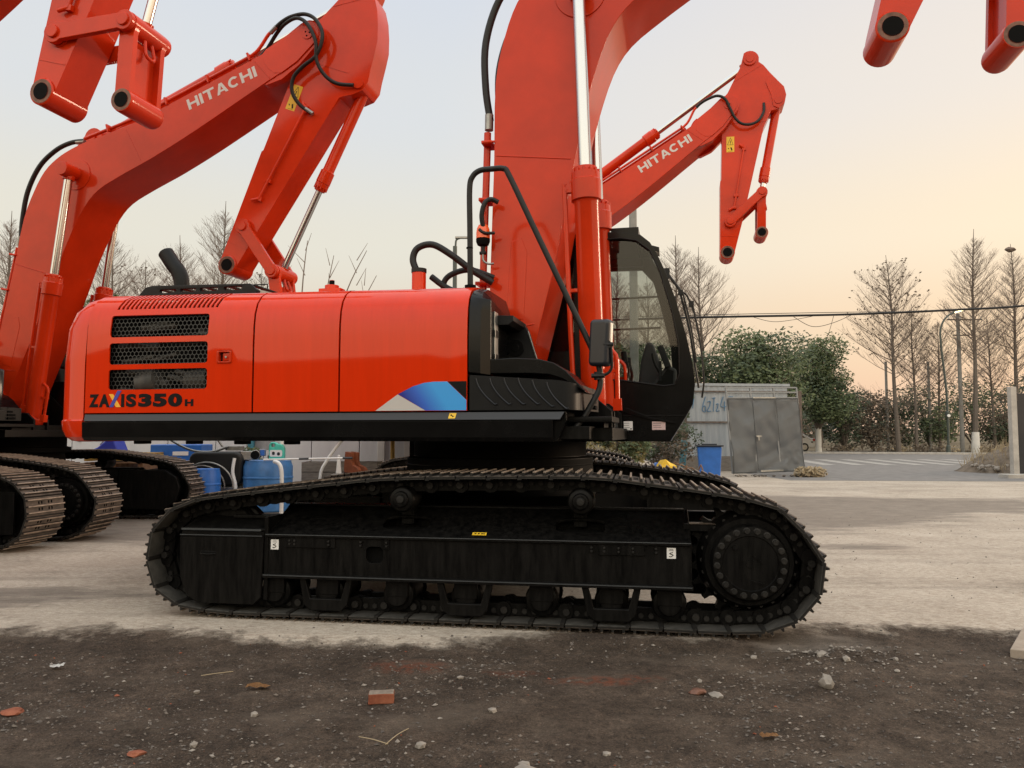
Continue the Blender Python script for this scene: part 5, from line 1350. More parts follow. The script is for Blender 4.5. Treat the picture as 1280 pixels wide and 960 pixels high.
for i in range(n-1): b.bm.faces.new((V[2][i], V[2][i+1], W2[2][i+1], W2[2][i])); b.bm.faces.new((V[0][i+1], V[0][i], W2[0][i], W2[0][i+1]))
b._new(0); put('panel', b.mesh('panel', fix=False, smooth=False), fence)
b = MB().use(M['rust']).box((W_/2, -.04, 1.79), (W_, .05, .06)).box((W_/2, -.04, 2.92), (W_, .05, .05)); b.use(M['sheet'])
b.box((W_/2, .05, 3.17), (W_, .16, .10)); put('rail', b.mesh('rail', bevel=.005, seg=1), fence)
b = MB().use(M['greywood']).box((W_/2, .05, .27), (W_, .2, .56)); put('plinth', b.mesh('plinth', bevel=.02), fence)
b = MB().use(M['graf']); gx = at(880, 530, 28).x-fl.x; s = .25
def stroke(pts, x): b.tube([(gx+x+p[0]*s, -.016, 2.18+p[1]*s*1.15) for p in pts], .017, 5, sub=4)
stroke([(-1.9, 1.9), (-1.4, 2.0), (-1.25, 1.9), (-1.5, .4)], 0)
stroke([(.5, 1.9), (.1, .9), (.0, .1), (.45, .0), (.4, .7), (.15, .6)], 0); stroke([(.75, 1.2), (1.2, 1.3), (1.1, .7), (.7, .05), (1.3, .05)], 0); stroke([(1.5, 1.7), (2.0, 1.75)], 0); stroke([(1.8, 1.75), (1.65, .0)], 0)
stroke([(2.1, .9), (2.4, 1.0), (2.3, .5), (2.1, .05), (2.6, .1)], 0); stroke([(3.2, 1.9), (2.8, .7), (3.6, .65)], 0); stroke([(3.4, 1.3), (3.35, .1)], 0)
stroke([(4.0, 1.9), (4.7, 1.9)], 0); stroke([(4.2, 1.9), (4.1, 1.2)], 0); stroke([(4.6, 1.9), (4.65, 1.1)], 0)
put('graffiti', b.mesh('graffiti'), fence)
# leaning gate
g0 = at(917, 596, 24.6); g1 = at(1006.5, 594.5, 25.4)
M['gatemetal'] = mat('grey_gate_sheet', (.19, .205, .22), .36, metal=.2, var=.06, vscale=.8, rvar=.06)
gate = thing('metal_gate', 'tall dented grey sheet metal gate leaning in front of the corrugated fence', 'gate', (g0.x, 24.6, .10), math.atan2(.8, g1.x-g0.x))
gw = math.hypot(g1.x-g0.x, .8); gh = 2.78
def lean(me): me.transform(Matrix.Rotation(R(-.9), 4, 'Y') @ Matrix.Rotation(R(-5), 4, 'X')); return me
bm = bmesh.new(); nx, nz = 60, 56
def dent(x, z): return .06*noise.noise((x*.9, z*.9, 2))+.035*noise.noise((x*2.6+z, z*2.2, 7))+.02*noise.noise((x*1.5-z*3, z*1.1, 4))+.03*max(0, 1-((x-gw*.9)**2+(z-.3)**2)*3)*noise.noise((x*6, z*6, 1))
G = [[bm.verts.new((gw*i/nx, dent(gw*i/nx, 2.42*j/nz), 2.42*j/nz)) for i in range(nx+1)] for j in range(nz+1)]
for j in range(nz):
    for i in range(nx): bm.faces.new((G[j][i], G[j][i+1], G[j+1][i+1], G[j+1][i])).smooth = True
bmesh.ops.solidify(bm, geom=bm.faces[:], thickness=.012)
me = bpy.data.meshes.new('sheet'); bm.to_mesh(me); bm.free(); me.materials.append(M['gatemetal']); put('sheet', lean(me), gate)
b = MB().use(M['gatemetal'])
for x in (0, gw*.335, gw*.665, gw): b.box((x, .05, gh/2), (.05, .05, gh))
for z in (.02, 2.44, 2.62, gh): b.box((gw/2, .05, z), (gw, .045, .045))
b.use(M['steel']).box((gw*.5, -.05, 2.43), (gw*.32, .02, .05)).box((gw*.52, -.05, .05), (gw*.32, .02, .06))
b.use(M['dark']).box((gw*.335, -.045, 1.25), (.012, .02, 2.3)).box((gw*.665, -.045, 1.6), (.012, .02, 1.6))
put('frame', lean(b.mesh('frame', bevel=.005, seg=1)), gate)
b = MB().use(M['steel']).box((gw*.37, -.07, 1.17), (.20, .04, .05)); b.cyl((gw*.36, -.09, 1.15), (gw*.36, -.09, 1.03), .035, n=12); put('latch', lean(b.mesh('latch', bevel=.005)), gate)
b = MB().use(M['rust']).box((0, 0, 0), (.12, .12, 2.9)); thing('fence_post', 'rusty brown post at the end of the corrugated fence beside the gate', 'post', (at(1000, 520, 27.6).x, 27.6, 1.45), 0, None, b.mesh('post', bevel=.01))
# bin
bn = at(887, 597, 23.6)
b = MB().use(M['plasticblue']); b.prism(rrect(-.36, -.36, .36, .36, .05), 0, .92, lambda u, v, w: Vector((u*(.84+.16*w/.92), v*(.84+.16*w/.92), w+.06)))
bi = thing('wheelie_bin', 'bright blue plastic bin with a grey lid left of the metal gate', 'bin', (bn.x, 23.6, 0), R(-12), None, b.mesh('bin', bevel=.02))
b = MB().use(M['charcoal']).pxy(rrect(-.42, -.42, .42, .42, .06), .985, 1.03); b.box((0, -.03, 1.05), (.45, .4, .04)); put('lid', b.mesh('lid', bevel=.015), bi)
b = MB().use(M['rubber'])
for x in (-.25, .25): b.cyl((x-.04, .28, .09), (x+.04, .28, .09), .09, n=16)
put('wheel', b.mesh('wheel'), bi)
# scrap heap
p = at(866, 590, 21)
b = MB().use(M['whiteplastic']).lathe([(0, .09), (.24, .11), (.25, .115)], (0, 0, 0), (0, 0, 1), 18); thing('white_bucket', 'small white bucket in the scrap left of the blue bin', 'bucket', (p.x-.05, 20.6, .12), 0, None, b.mesh('bucket'))
b = MB().use(M['sticker']); rock(b, (0, 0, .33), .27, 4, 1.25, 2); p = at(832, 588, 17); thing('yellow_sack', 'bright yellow sack standing behind the far track beside the scrap', 'sack', (p.x, 17, .18), 0, None, b.mesh('sack'))
b = MB().use(M['plasticblue']); rock(b, (0, 0, .12), .26, 6, .6, 2); p = at(828, 580, 19.5); thing('blue_sack', 'dark blue sack in the shade behind the yellow sack', 'sack', (p.x-.05, 19.5, .38), 0, None, b.mesh('sack'))
b = MB().use(M['tealpost']).box((0, 0, .6), (.22, .03, .9), Matrix.Rotation(R(6), 3, 'Y')); p = at(854, 560, 25); thing('teal_board', 'narrow teal board standing against the fence foot', 'board', (p.x, 25, .1), .2, None, b.mesh('board', bevel=.006))
b = MB().use(M['brownwood']); r_ = random.Random(9)
for i in range(34):
    x = max(-.9, min(.8, r_.gauss(0, .5))); y = r_.gauss(0, .3); a = r_.uniform(0, PI); l = r_.uniform(.2, .55); z = .05+r_.random()*.45
    b.use(M['brownwood'] if i % 3 else M['greywood']).tube([(x-l*math.cos(a), y-.1, z-.1), (x, y, z+.06), (x+l*math.cos(a), y+.1, z+.1*r_.uniform(-1, 2))], .02, 5, sub=2)
for i in range(12): rock(b.use(M['stonedk']), (r_.uniform(-.9, .7), r_.gauss(0, .3), .1), r_.uniform(.08, .2), i, .8, 1)
p = at(852, 590, 21.5); structure('rubble', b.mesh('rubble'), (p.x, 21.5, 0), kind='stuff')
b = MB(); r_ = random.Random(19)
for i in range(40): rock(b.use(M['stonedk'] if i % 3 else M['stone']), (r_.uniform(0, 3.0), r_.gauss(0, .12), .03), r_.uniform(.02, .06), i+50, .7, 1)
structure('debris', b.mesh('debris'), (g0.x+.1, 24.75, 0), kind='stuff')
p = at(772, 570, 19); plant('shrub', 'yellowing leafy shrub under the cab of the nearest excavator', 'shrub', (p.x, 19, 0), 1.75, 1.0, 31, M['lf_yellow'], 3600, .06, 0, 14, mix=M['lf_green'])
p = at(835, 560, 24); plant('shrub', 'dark brown scrubby bush against the left end of the sheet fence', 'shrub', (p.x, 24, 0), 1.9, 1.3, 33, M['lf_brown'], 3000, .06, 0, 12, mix=M['lf_dark'])
p = at(868, 520, 27); plant('climber', 'green creeper hanging on the left edge of the sheet fence', 'creeper', (p.x-.3, 27.2, .8), 3.2, .45, 35, M['lf_green'], 1600, .06, 0, 12)
b = MB(); leaf_cloud(b, (0, 0, .12), (.55, .3, .22), 900, .07, random.Random(3), M['straw'], 0); p = at(1013, 596, 24.6)
tf = thing('dry_grass_tuft', 'pale dry grass tuft at the right foot of the metal gate', 'grass tuft', (p.x, 24.6, 0), 0, None, b.mesh('tuft', fix=False, smooth=False))
# right gate post and panel
p = at(1269, 597, 24.2)
post = thing('gate_post', 'pale concrete gate post at the right edge of the yard entrance', 'post', (p.x, 24.2, 0), 0)
b = MB().use(M['kerb']).box((0, 0, 1.42), (.18, .2, 2.85)); put('shaft', b.mesh('shaft', bevel=.012), post)
b = MB().use(M['charcoal']); b.box((1.2, .06, 1.35), (2.0, .05, 2.6)); b.use(M['rust']).box((.16, .0, 2.55), (.10, .1, .3)); 
pn = thing('gate_leaf', 'dark blue-grey gate leaf hung on the right gate post, cut by the picture edge', 'gate', (p.x, 24.3, 0), 0, None, b.mesh('leaf', bevel=.01))
b = MB().use(M['kerb']).box((1.0, 0, .05), (3.0, .5, .14)); structure('kerb', b.mesh('kerb', bevel=.02), (p.x, 24.0, 0))
# mound
bm = bmesh.new(); n = 26
MG = [[bm.verts.new((x_*2.4, y_*1.7, max(0, 1-(x_**2+y_**2))**1.0*.95*(1+.25*noise.noise((x_*3, y_*3, 5)))+.05*noise.noise((x_*9, y_*9, 2)) - .03)) for x_ in [i/n*2-1 for i in range(n+1)]] for y_ in [j/n*2-1 for j in range(n+1)]]
for j in range(n):
    for i in range(n): bm.faces.new((MG[j][i], MG[j][i+1], MG[j+1][i+1], MG[j+1][i])).smooth = True
me = bpy.data.meshes.new('mound'); bm.to_mesh(me); bm.free(); M['earth'] = mat('rubbly_earth', (.075, .058, .042), .95, vcol=(.19, .15, .115), vscale=4, bump=.8, bscale=9); me.materials.append(M['earth'])
p = at(1262, 590, 27.8); structure('mound', me, (p.x+.6, 27.8, 0))
b = MB(); r_ = random.Random(14); b.use(M['straw'])
for i in range(260):
    x = r_.uniform(-2, 1.6); y = r_.uniform(-1.3, 1); h = max(0, 1-(x/2.4)**2-(y/1.7)**2)*.95; l = r_.uniform(.15, .45); b.tube([(x, y, h-.05), (x+r_.uniform(-.2, .2), y, h+l)], .012, 3, smooth=False, taper=.003)
for i in range(40): rock(b.use(M['stone']), (r_.uniform(-2.2, -.4), r_.uniform(-1.4, .4), .12+r_.random()*.15), r_.uniform(.04, .11), i+90, .7, 1)
structure('weeds', b.mesh('weeds', smooth=False), (p.x+.6, 27.8, 0), kind='stuff')

# ------------------------------------------------------------------ far trees, hedges, lamps, wires, car
def redwood_meshes(H, seed, spread=.24, nb=190, leafy=0):
    r_ = random.Random(seed); t = MB().use(M['bark'])
    bend = [(noise.noise((z*.3, seed, 0))*.12, noise.noise((z*.3, seed, 5))*.12) for z in range(8)]
    P = [(bend[k][0]*k*.3, bend[k][1]*k*.3, H*k/7) for k in range(8)]
    t.tube(P, H*.0125, 8, taper=.015, sub=3)
    c = MB().use(M['twig'])
    P7 = [Vector(p) for p in P]
    def stem(u): k = min(6, int(u*7)); return P7[k].lerp(P7[k+1], u*7-k)
    for i in range(nb):
        u = .16+.83*(i/nb)**.8+r_.uniform(-.01, .01); u = min(.99, u); q = max(0, (u-.12)/.88)
        wd = H*spread*(math.sin(PI*min(1, q**1.15*.94+.06))**.9*.8+.25*(1-u))*r_.uniform(.4, 1.15)
        if u < .45 and r_.random() < .55: continue
        a = i*2.4+r_.uniform(-.5, .5); d = Vector((math.cos(a), math.sin(a), 0)); up = r_.uniform(.6, 1.25)*(1 if u > .45 else .55)
        p0 = stem(max(.05, u-.05)); top = H*1.0-p0.z; rise = min(wd*up, top*.9)
        p1 = p0+d*wd*.5+Vector((r_.uniform(-.12, .12)*wd, r_.uniform(-.12, .12)*wd, rise*r_.uniform(.3, .5))); p2 = p0+d*wd+Vector((0, 0, rise))
        Ln = (p2-p0).length; c.tube([p0, p1, p2], .009+Ln*.008, 4, taper=.005, sub=2)
        m = 4+int(Ln*4.4)
        for j in range(m):
            s = .2+.78*j/m; b0 = p0.lerp(p1, s*2) if s < .5 else p1.lerp(p2, s*2-1); aa = a+r_.choice((-1, 1))*r_.uniform(.2, 1.2); l2 = (Ln*(1.05-s)*r_.uniform(.25, .6)+.25)
            e = b0+Vector((math.cos(aa), math.sin(aa), r_.uniform(.6, 2.0))).normalized()*l2*1.25
            c.tube([b0, b0.lerp(e, .5)+Vector((r_.uniform(-.05, .05), r_.uniform(-.05, .05), .02)), e], .0068, 3, taper=.0035, smooth=False)
            for q2 in range(1):
                f = b0.lerp(e, r_.uniform(.25, .9)); g = f+Vector((math.cos(aa+r_.uniform(-1.3, 1.3)), math.sin(aa+r_.uniform(-1.3, 1.3)), r_.uniform(.4, 1.8)))*l2*.38
                c.tube([f, g], .005, 3, taper=.003, smooth=False)
                if leafy and r_.random() < leafy: leaf_cloud(c, g, (.12, .12, .12), 3, .10, r_, M['lf_brown'], 0); c.use(M['twig'])
    return t.mesh('trunk'), c.mesh('crown', fix=False, smooth=False)
RW = [redwood_meshes(15, 1, .165, 150), redwood_meshes(15, 2, .18, 140), redwood_meshes(15, 3, .25, 95, .16), redwood_meshes(15, 4, .19, 110)]
def redwood(kind, px, ptop, Y, label, group, zbase=0, wash=False, rz=0):
    q = at(px, ptop, Y); s = (q.z-zbase)/15
    t = thing('bare_tree', label, 'tree', (q.x, Y, zbase), rz, group)
    a = put('trunk', RW[kind][0], t); a.scale = (s,)*3; t.rotation_euler = (R(1.5*math.sin(px)), R(1.5*math.cos(px*1.7)), rz); c = put('crown', RW[kind][1], t); c.scale = (s,)*3
    if wash:
        b = MB().use(M['whitewash']).lathe([(0, .25*s), (1.35, .205*s)], (0, 0, 0), (0, 0, 1), 14); put('whitewash', b.mesh('whitewash'), a)
    return t
GR = 'bare trees across the road'; GL = 'bare trees behind the panel building'
redwood(0, 1209, 287, 55, 'tallest bare conical tree, whitewashed foot, right of the lit street lamp', GR, 0, True)
redwood(1, 1263, 305, 57, 'bare conical tree with a bird nest near its tip', GR, 0, False, 1)
nest = at(1263, 312, 57); b = MB().use(M['twig']); rock(b, (0, 0, 0), .32, 8, .7, 2); thing('bird_nest', 'round dark bird nest near the tip of a bare tree', 'nest', nest, 0, None, b.mesh('nest', smooth=False))
redwood(2, 1116, 318, 54, 'broad bare tree with clinging brown leaves right of the evergreens', GR, 0, False, 2)
redwood(2, 1140, 380, 56, 'low forked bare tree leaning on the broad brown-leaved one', GR, 0, False, 4)
redwood(2, 1170, 400, 58, 'small bare tree just left of the lit street lamp', GR, 0, False, .5)
redwood(2, 1238, 395, 58, 'short bare tree between the whitewashed tree and the nest tree', GR, 0, False, 3)
redwood(0, 843, 292, 50, 'slim bare tree directly right of the cab front', GR, 0, False, 2)
redwood(3, 881, 308, 48, 'wider bare tree right of the slim one by the cab', GR, 0, False, 5)
redwood(3, 150, 288, 45, 'full bare tree between the boom cylinder and the exhaust pipe', GL, 0, False, 1)
redwood(3, 230, 294, 46, 'bare tree directly behind the exhaust pipe', GL, 0, False, 2)
redwood(0, 272, 249, 44, 'tallest left bare tree, behind the hanging arm', GL, 0, False, 3)
redwood(1, 12, 262, 46, 'bare tree at the left picture edge behind the lettered boom', GL, 0, False, 0)
redwood(2, 182, 325, 48, 'lower bare tree between the two left of the exhaust', GL, 0, False, 4)
redwood(2, 325, 335, 50, 'faint low bare tree right of the hanging arm tip', GL, 0, False, 4.5)
redwood(1, 770, 330, 47, 'bare tree seen through the cab window', GL, 0, False, 4.5); redwood(2, 805, 345, 46, 'low twiggy tree seen through the front of the cab window', GL, 0, False, 1.5)
redwood(0, 40, 300, 50, 'bare tree half hidden by the lettered boom', GL, 0, False, 1.5)
# tall thin shoots right of the far bucket ram
b = MB().use(M['twig']); r_ = random.Random(6)
for x, h, lx in ((-.9, 2.2, -.3), (-.3, 3.0, .25), (.5, 2.4, .5), (1.0, 2.6, 1.3), (1.1, 1.6, 1.6)):
    b.tube([(x, 0, 0), (x+lx*.3, 0, h*1.2), (x+lx, 0, h+2.6)], .045, 5, taper=.012)
    for k in range(3): zz = h+1.2+k*.5; b.tube([(x+lx*.7, 0, zz), (x+lx*.7+r_.uniform(-.7, .7), 0, zz+.7)], .02, 4, taper=.006, smooth=False)
q = at(385, 360, 30); sh = thing('pollarded_tree', 'pollarded tree with a few long bare shoots right of the bucket ram', 'tree', (q.x, 30, 0), 0); o = put('shoots', b.mesh('shoots'), sh, (0, 0, 3.4))
b = MB().use(M['bark']).tube([(0, 0, 0), (.1, 0, 2), (0, 0, 3.5)], .28, 8, taper=.3); put('trunk', b.mesh('trunk'), sh)
plant('evergreen_tree', 'rounded dark evergreen tree above the metal gate', 'tree', (at(950, 500, 45).x, 45, 0), 7.7, 4.3, 41, M['lf_green'], 21000, .125, .10, 46, mix=M['lf_dark'])
e2 = plant('evergreen_tree', 'evergreen tree with whitewashed trunk right of the metal gate', 'tree', (at(1022, 500, 54).x, 54, 0), 8.2, 3.7, 43, M['lf_green'], 18000, .12, .22, 38, mix=M['lf_dark'])
b = MB().use(M['whitewash']).lathe([(0, .22), (1.95, .19)], (0, 0, 0), (0, 0, 1), 12); put('whitewash', b.mesh('whitewash'), e2)
G2 = 'undergrowth bushes across the road'
for i, (px, ptop, Y, w, lf, lab) in enumerate(((1055, 500, 57, 2.9, 'lf_dark', 'dark evergreen bush right of the whitewashed evergreen trunk'), (1088, 492, 58, 3.0, 'lf_brown', 'brown-grey bush below the broad bare tree'), (1120, 505, 59, 3.2, 'lf_dark', 'dim bush left of the street lamp foot'), (1160, 490, 59, 3.6, 'lf_green', 'olive bush behind the street lamp post'), (1215, 480, 60, 4.2, 'lf_green', 'largest olive bush behind the tallest bare tree'), (1255, 488, 60, 3.4, 'lf_dark', 'dark bush behind the soil mound'), (1300, 470, 60, 4, 'lf_dark', 'dark bush at the right picture edge behind the gate post'), (1000, 505, 74, 3.5, 'lf_dark', 'dark bush between the two evergreen trees'), (905, 470, 52, 4.0, 'lf_dark', 'dark bush filling the gap right of the cab'), (950, 490, 56, 3.6, 'lf_dark', 'dark bush under the rounded evergreen tree'))):
    q = at(px, ptop, Y); plant('bush', lab, 'bush', (q.x, Y, 0), q.z*1.12, w, 60+i, M[lf], 3600, .12, .02, 18, G2, M['lf_dark'] if lf != 'lf_dark' else M['lf_brown'])
for i, (px, ptop, Y, w, lab) in enumerate(((128, 342, 40, 2.4, 'evergreen bush between the rear boom ram and the exhaust'), (565, 338, 40, 4.0, 'evergreen bush rising behind the hood beside the black hoses'), (70, 350, 42, 2.6, 'evergreen bush low behind the lettered boom'), (700, 400, 42, 4.5, 'evergreen bush seen through the rear cab window'), (800, 420, 44, 4, 'evergreen bush seen through the front cab window'), (860, 440, 44, 3, 'evergreen bush just right of the cab front glass'))):
    q = at(px, ptop, Y); plant('bush', lab, 'bush', (q.x, Y, 0), q.z, w, 80+i, M['lf_green'], 5200, .13, .1, 16, 'bushes behind the panel building', M['lf_dark'])
# low brown scrub along the verge
b = MB(); r_ = random.Random(8)
for i in range(70):
    s = r_.uniform(-22, 16); q = K0+KD*s+KN*r_.uniform(3.0, 8)
    if 19.5 < q.x < 23.3: continue
    leaf_cloud(b, (q.x, q.y, .25), (.8, .5, r_.uniform(.25, .7)), 70, .12, r_, M['lf_brown'] if r_.random() < .8 else M['straw'], 0)
structure('undergrowth', b.mesh('undergrowth', fix=False, smooth=False), kind='stuff')
# far wood line closing the horizon
b = MB(); r_ = random.Random(18)
for i in range(150):
    x = r_.uniform(-110, 130); y = r_.uniform(85, 110); h = r_.uniform(2.5, 7); leaf_cloud(b, (x, y, h*.5), (3.2, 2, h*.55), 110, .5, r_, M['lf_dark'] if r_.random() < .6 else M['lf_brown'], 0)
structure('far_woods', b.mesh('far_woods', fix=False, smooth=False), kind='stuff')

M['polegrey'] = mat('pole_concrete', (.22, .22, .21), .8, var=.15)
M['polegreen'] = mat('dark_green_pole', (.045, .06, .055), .5)
M['lamplit'] = mat('lit_lamp_glass', (1.0, .86, .45), .4, emis=5.0)
lq = at(1186, 567, 52)
lamp = thing('street_lamp', 'lit street lamp with a curved arm over the road kerb', 'street lamp', (lq.x, 52, 0), 0)
b = MB().use(M['polegreen']).tube([(0, 0, 0), (0, 0, 4), (-.28, 0, 7.6), (-.18, 0, 8.7), (.25, 0, 9.35), (.75, 0, 9.6)], .085, 10, taper=.05); b.lathe([(0, .16), (.5, .14), (.55, .09)], (0, 0, 0), (0, 0, 1), 14); b.lathe([(2.4, .1), (2.5, .14), (2.8, .13), (2.85, .08)], (0, 0, 0), (0, 0, 1), 12); put('pole', b.mesh('pole'), lamp)
b = MB().use(M['steel']).pxz([(.65, 9.62), (1.35, 9.80), (1.35, 9.88), (.65, 9.74)], -.15, .15); put('lamp_head', b.mesh('head', bevel=.02), lamp)
b = MB().use(M['lamplit']).pxz([(.72, 9.56), (1.33, 9.72), (1.33, 9.79), (.72, 9.62)], -.12, .12); put('lamp_shade', b.mesh('shade', bevel=.02), lamp)
b = MB().use(M['whiteplastic']).cyl((0, -.12, 2.55), (0, -.2, 2.55), .1, n=12); put('pole_light', b.mesh('pole_light'), lamp)
def pole(px, ptop, Y, r, label, m='polegrey', arms=True, cat='utility pole', name='utility_pole'):
    q = at(px, ptop, Y); t = thing(name, label, cat, (q.x, Y, 0), 0, 'utility poles'); b = MB().use(M[m]).cyl((0, 0, 0), (0, 0, q.z), r*1.25, r, 14); put('pole', b.mesh('pole'), t)
    if arms:
        b = MB().use(M['rust']).box((.5, 0, q.z-.45), (2.6, .08, .09)).box((.2, 0, q.z-1.6), (1.2, .08, .09)); b.use(M['whiteplastic'])
        for x in (-.7, .2, 1.1, 1.7): b.cyl((x, 0, q.z-.40), (x, 0, q.z-.22), .04, n=8)
        put('crossarm', b.mesh('crossarm'), t)
pole(1197, 392, 56, .12, 'grey utility pole close behind the lit street lamp'); pole(1107, 452, 58, .09, 'short grey pole left of the broad bare tree', 'polegrey', False); pole(1160, 452, 58, .09, 'short grey pole between the broad bare tree and the lamp', 'polegrey', False)
pole(791, 262, 30, .15, 'thick grey-green pole rising behind the cab roof', 'polegrey', False)
q = at(572, 297, 30); cam = thing('camera_mast', 'slim black mast with a small head seen behind the hood hoses', 'mast', (q.x-.1, 30, 0), 0)
b = MB().use(M['polegreen']).cyl((0, 0, 0), (0, 0, q.z-.35), .10, .085, 12).tube([(.02, 0, q.z-.4), (.05, 0, q.z-.1), (.2, 0, q.z-.02)], .04, 8); put('pole', b.mesh('pole'), cam)
b = MB().use(M['steel']).box((.28, 0, q.z), (.55, .14, .09)); put('lamp_head', b.mesh('head', bevel=.02), cam)
# overhead wires
def wire(pts, r, label): 
    b = MB().use(M['rubber']).tube([tuple(p) for p in pts], r, 6, sub=10); thing('overhead_cable', label, 'cable', (0, 0, 0), 0, 'overhead cables', b.mesh('cable'))
a0, a1 = at(640, 404, 38), at(1420, 366, 38)
wire([a0, at(862, 397, 38), at(1060, 393, 38), at(1200, 387, 38), at(1282, 382, 38), a1], .055, 'thick black bundled cable crossing in front of the bare trees')
wire([at(640, 400, 38.3), at(862, 394, 38.3), at(1040, 390.5, 38.3), at(1200, 388, 38.3), at(1300, 380, 38.3)], .016, 'thin wire running just above the thick bundled cable')
wire([at(940, 396, 38), at(965, 402, 38), at(990, 400, 38), at(1022, 394, 38)], .012, 'short sagging loop below the cable, left')
wire([at(992, 396, 38), at(1015, 408, 38), at(1040, 404, 38), at(1068, 392, 38)], .014, 'deep sagging loop below the cable, right of the other loop')
wire([at(1030, 430, 50), at(1036, 416, 44), at(1042, 395, 38)], .012, 'thin stay wire rising from the evergreen to the cable')
# car
M['carwhite'] = mat('white_car_paint', (.70, .71, .72), .3, coat=.6); M['taillight'] = mat('red_tail_lamp', (.45, .015, .012), .25, coat=.4)
cq = at(1013.5, 563, 59)
car = thing('parked_car', 'white car with a red tail lamp showing past the metal gate edge', 'car', (cq.x-4.3, 59, 0), 0)
b = MB().use(M['carwhite']); b.pxz([(0, .35), (.05, .75), (1.1, .95), (1.75, 1.42), (3.2, 1.46), (3.95, 1.02), (4.28, .95), (4.32, .45), (4.2, .3), (.1, .28)], -.88, .88); put('body', b.mesh('body', bevel=.09, seg=3), car)
b = MB().use(M['dark'])
for s in (-1, 1): b.pxz([(1.35, 1.0), (1.85, 1.36), (3.1, 1.38), (3.6, 1.02)], s*.885-.006, s*.885+.006)
put('window', b.mesh('window'), car)
for x in (.8, 3.5):
    for s in (-1, 1):
        b = MB().use(M['rubber']).cyl((0, s*.70, 0), (0, s*.89, 0), .32, n=22); w = put('wheel', b.mesh('wheel', bevel=.02), car, (x, 0, .32)); b = MB().use(M['steel']).cyl((0, s*.88, 0), (0, s*.895, 0), .2, n=16); put('rim', b.mesh('rim'), w)
for s in (-1, 1):
    b = MB().use(M['taillight']).box((4.22, s*.72, .86), (.18, .36, .2)); put('tail_light', b.mesh('tail', bevel=.02), car)

# ------------------------------------------------------------------ behind the camera: what the paint mirrors
M['shed'] = mat('workshop_wall', (.03, .026, .022), .8, var=.2, vscale=.4)
ws = thing('workshop', 'long dark workshop across the yard behind the camera, mirrored in the side panels', 'building', (0, -26, 0))
b = MB().use(M['shed'])
for x0, x1, h in ((-90, -52, 6.2), (-52, -38, 7.4), (-38, -20, 6.6), (-20, -6, 6.0), (-6, 10, 6.9), (10, 26, 5.4)): b.box(((x0+x1)/2, -4, h/2), (x1-x0-.05, 8, h))
put('wall', b.mesh('wall'), ws)
b = MB().use(M['shed'])
for x0, x1, h in ((-52, -38, 7.4), (-20, -6, 6.0), (10, 26, 5.4)): b.pxz([(x0, h), (x1, h), ((x0+x1)/2, h+1.3)], -8, 0)
put('roof', b.mesh('roof'), ws)

# ------------------------------------------------------------------ light
w = bpy.data.worlds.new('World'); SC.world = w; w.use_nodes = True
nt = w.node_tree; N = nt.nodes; L = nt.links; bg = N['Background']
SUN_EL, SUN_AZ = 5.0, 62.0     # azimuth measured from +Y (into the picture) towards +X
tc = N.new('ShaderNodeTexCoord'); sp = N.new('ShaderNodeSeparateXYZ'); L.new(tc.outputs['Generated'], sp.inputs[0])
cr = N.new('ShaderNodeValToRGB'); cr.color_ramp.interpolation = 'EASE'; e = cr.color_ramp.elements
mr = N.new('ShaderNodeMapRange'); mr.inputs['From Min'].default_value = -.05; mr.inputs['From Max'].default_value = 1; L.new(sp.outputs['Z'], mr.inputs['Value'])
stops = [(0.0, (.74, .58, .50)), (.08, (.83, .645, .52)), (.16, (.87, .74, .58)), (.27, (.90, .86, .745)), (.42, (.82, .845, .865)), (.58, (.76, .81, .90)), (1.0, (.52, .62, .78))]
e[0].position, e[0].color = stops[0][0], (*stops[0][1], 1); e[1].position, e[1].color = 1.0, (*stops[-1][1], 1)
for p_, c_ in stops[1:-1]: e.new(p_).color = (*c_, 1)
L.new(mr.outputs[0], cr.inputs['Fac'])
# warmer, brighter towards the set sun
dt = N.new('ShaderNodeVectorMath'); dt.operation = 'DOT_PRODUCT'; L.new(tc.outputs['Generated'], dt.inputs[0])
dt.inputs[1].default_value = (math.sin(R(SUN_AZ)), math.cos(R(SUN_AZ)), 0.0)
m2 = N.new('ShaderNodeMapRange'); m2.inputs['From Min'].default_value = .35; m2.inputs['From Max'].default_value = 1.0; L.new(dt.outputs['Value'], m2.inputs['Value'])
gl = N.new('ShaderNodeMix'); gl.data_type = 'RGBA'; gl.blend_type = 'MULTIPLY'; L.new(m2.outputs[0], gl.inputs['Factor']); L.new(cr.outputs['Color'], gl.inputs['A']); gl.inputs['B'].default_value = (1.28, 1.08, .90, 1)
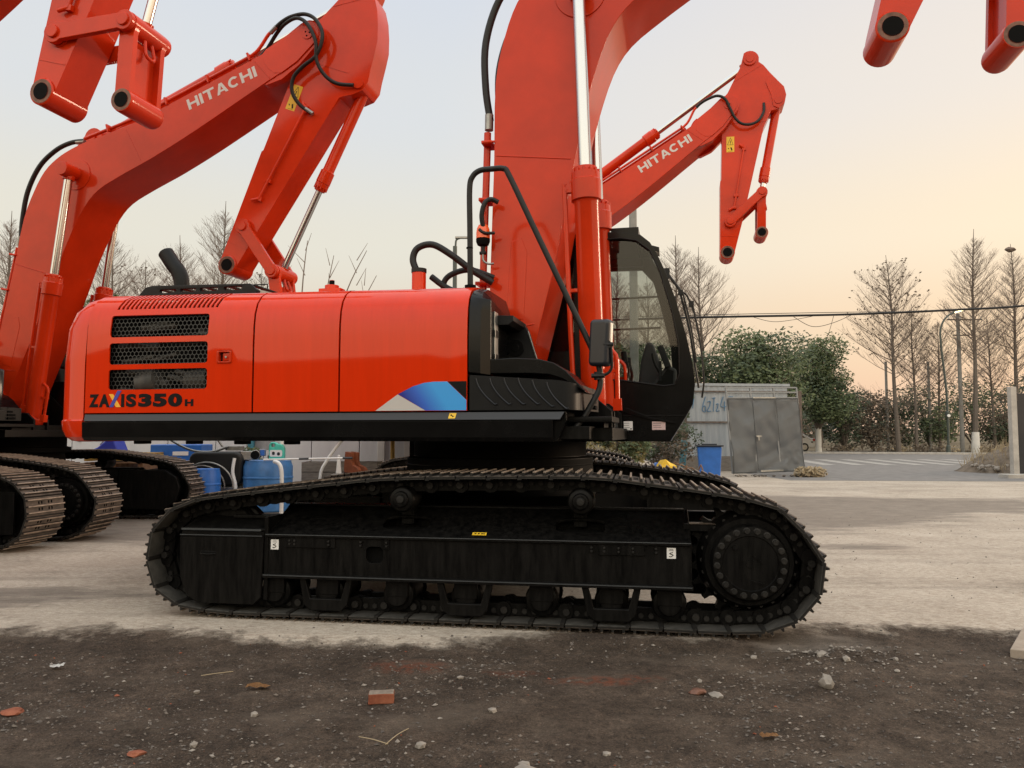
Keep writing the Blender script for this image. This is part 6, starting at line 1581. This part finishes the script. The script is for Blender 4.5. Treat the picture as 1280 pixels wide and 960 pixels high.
# sky overhead and behind the camera boosted as unseen fill light for the scene
m4 = N.new('ShaderNodeMapRange'); m4.inputs['From Min'].default_value = .52; m4.inputs['From Max'].default_value = .95; m4.inputs['To Min'].default_value = 1.0; m4.inputs['To Max'].default_value = 3.2; L.new(sp.outputs['Z'], m4.inputs['Value'])
m5 = N.new('ShaderNodeMapRange'); m5.inputs['From Min'].default_value = .25; m5.inputs['From Max'].default_value = -.55; m5.inputs['To Min'].default_value = 1.0; m5.inputs['To Max'].default_value = 2.5; L.new(sp.outputs['Y'], m5.inputs['Value'])
m3 = N.new('ShaderNodeMath'); m3.operation = 'MAXIMUM'; L.new(m4.outputs[0], m3.inputs[0]); L.new(m5.outputs[0], m3.inputs[1])
wt = N.new('ShaderNodeMix'); wt.data_type = 'RGBA'; wt.blend_type = 'MULTIPLY'; wf = N.new('ShaderNodeMapRange'); wf.inputs['From Min'].default_value = 1.0; wf.inputs['From Max'].default_value = 2.2; L.new(m3.outputs[0], wf.inputs['Value']); L.new(wf.outputs[0], wt.inputs['Factor']); L.new(gl.outputs['Result'], wt.inputs['A']); wt.inputs['B'].default_value = (1.08, .96, .78, 1)
dm = N.new('ShaderNodeVectorMath'); dm.operation = 'SCALE'; L.new(wt.outputs['Result'], dm.inputs[0]); L.new(m3.outputs[0], dm.inputs['Scale'])
sky = N.new('ShaderNodeTexSky'); sky.sky_type = 'NISHITA'; sky.sun_disc = False; sky.sun_elevation = R(SUN_EL); sky.sun_rotation = R(SUN_AZ); sky.air_density = 1.0; sky.dust_density = 2.5
sk2 = N.new('ShaderNodeVectorMath'); sk2.operation = 'SCALE'; sk2.inputs['Scale'].default_value = .12; L.new(sky.outputs['Color'], sk2.inputs[0])
mx = N.new('ShaderNodeMix'); mx.data_type = 'RGBA'; mx.inputs['Factor'].default_value = .88; L.new(sk2.outputs[0], mx.inputs['A']); L.new(dm.outputs[0], mx.inputs['B'])
L.new(mx.outputs['Result'], bg.inputs['Color']); bg.inputs['Strength'].default_value = 1.0
sl = bpy.data.lights.new('sun', 'SUN'); sl.energy = 1.1; sl.angle = R(12); sl.color = (1, .76, .55)
so = bpy.data.objects.new('sun', sl); COL.objects.link(so); so['kind'] = 'helper'
sd = Vector((math.sin(R(SUN_AZ))*math.cos(R(SUN_EL+3)), math.cos(R(SUN_AZ))*math.cos(R(SUN_EL+3)), math.sin(R(SUN_EL+3))))
so.rotation_euler = (-sd).to_track_quat('-Z', 'Y').to_euler()

cd = bpy.data.cameras.new('camera'); cam_o = bpy.data.objects.new('camera', cd); COL.objects.link(cam_o)
cd.sensor_fit = 'HORIZONTAL'; cd.sensor_width = 36; cd.lens = 36*960/1280; cd.clip_end = 4000; cd.clip_start = .05
cam_o.location = (0, 0, CAMH); cam_o.rotation_euler = (PI/2+PITCH_UP, 0, 0); SC.camera = cam_o
SC.view_settings.view_transform = 'Standard'; SC.view_settings.look = 'None'; SC.view_settings.exposure = 0.0; SC.view_settings.gamma = 1.0
SC.render.engine = 'CYCLES'; SC.cycles.max_bounces = 6; SC.cycles.transparent_max_bounces = 12; SC.cycles.use_denoising = True
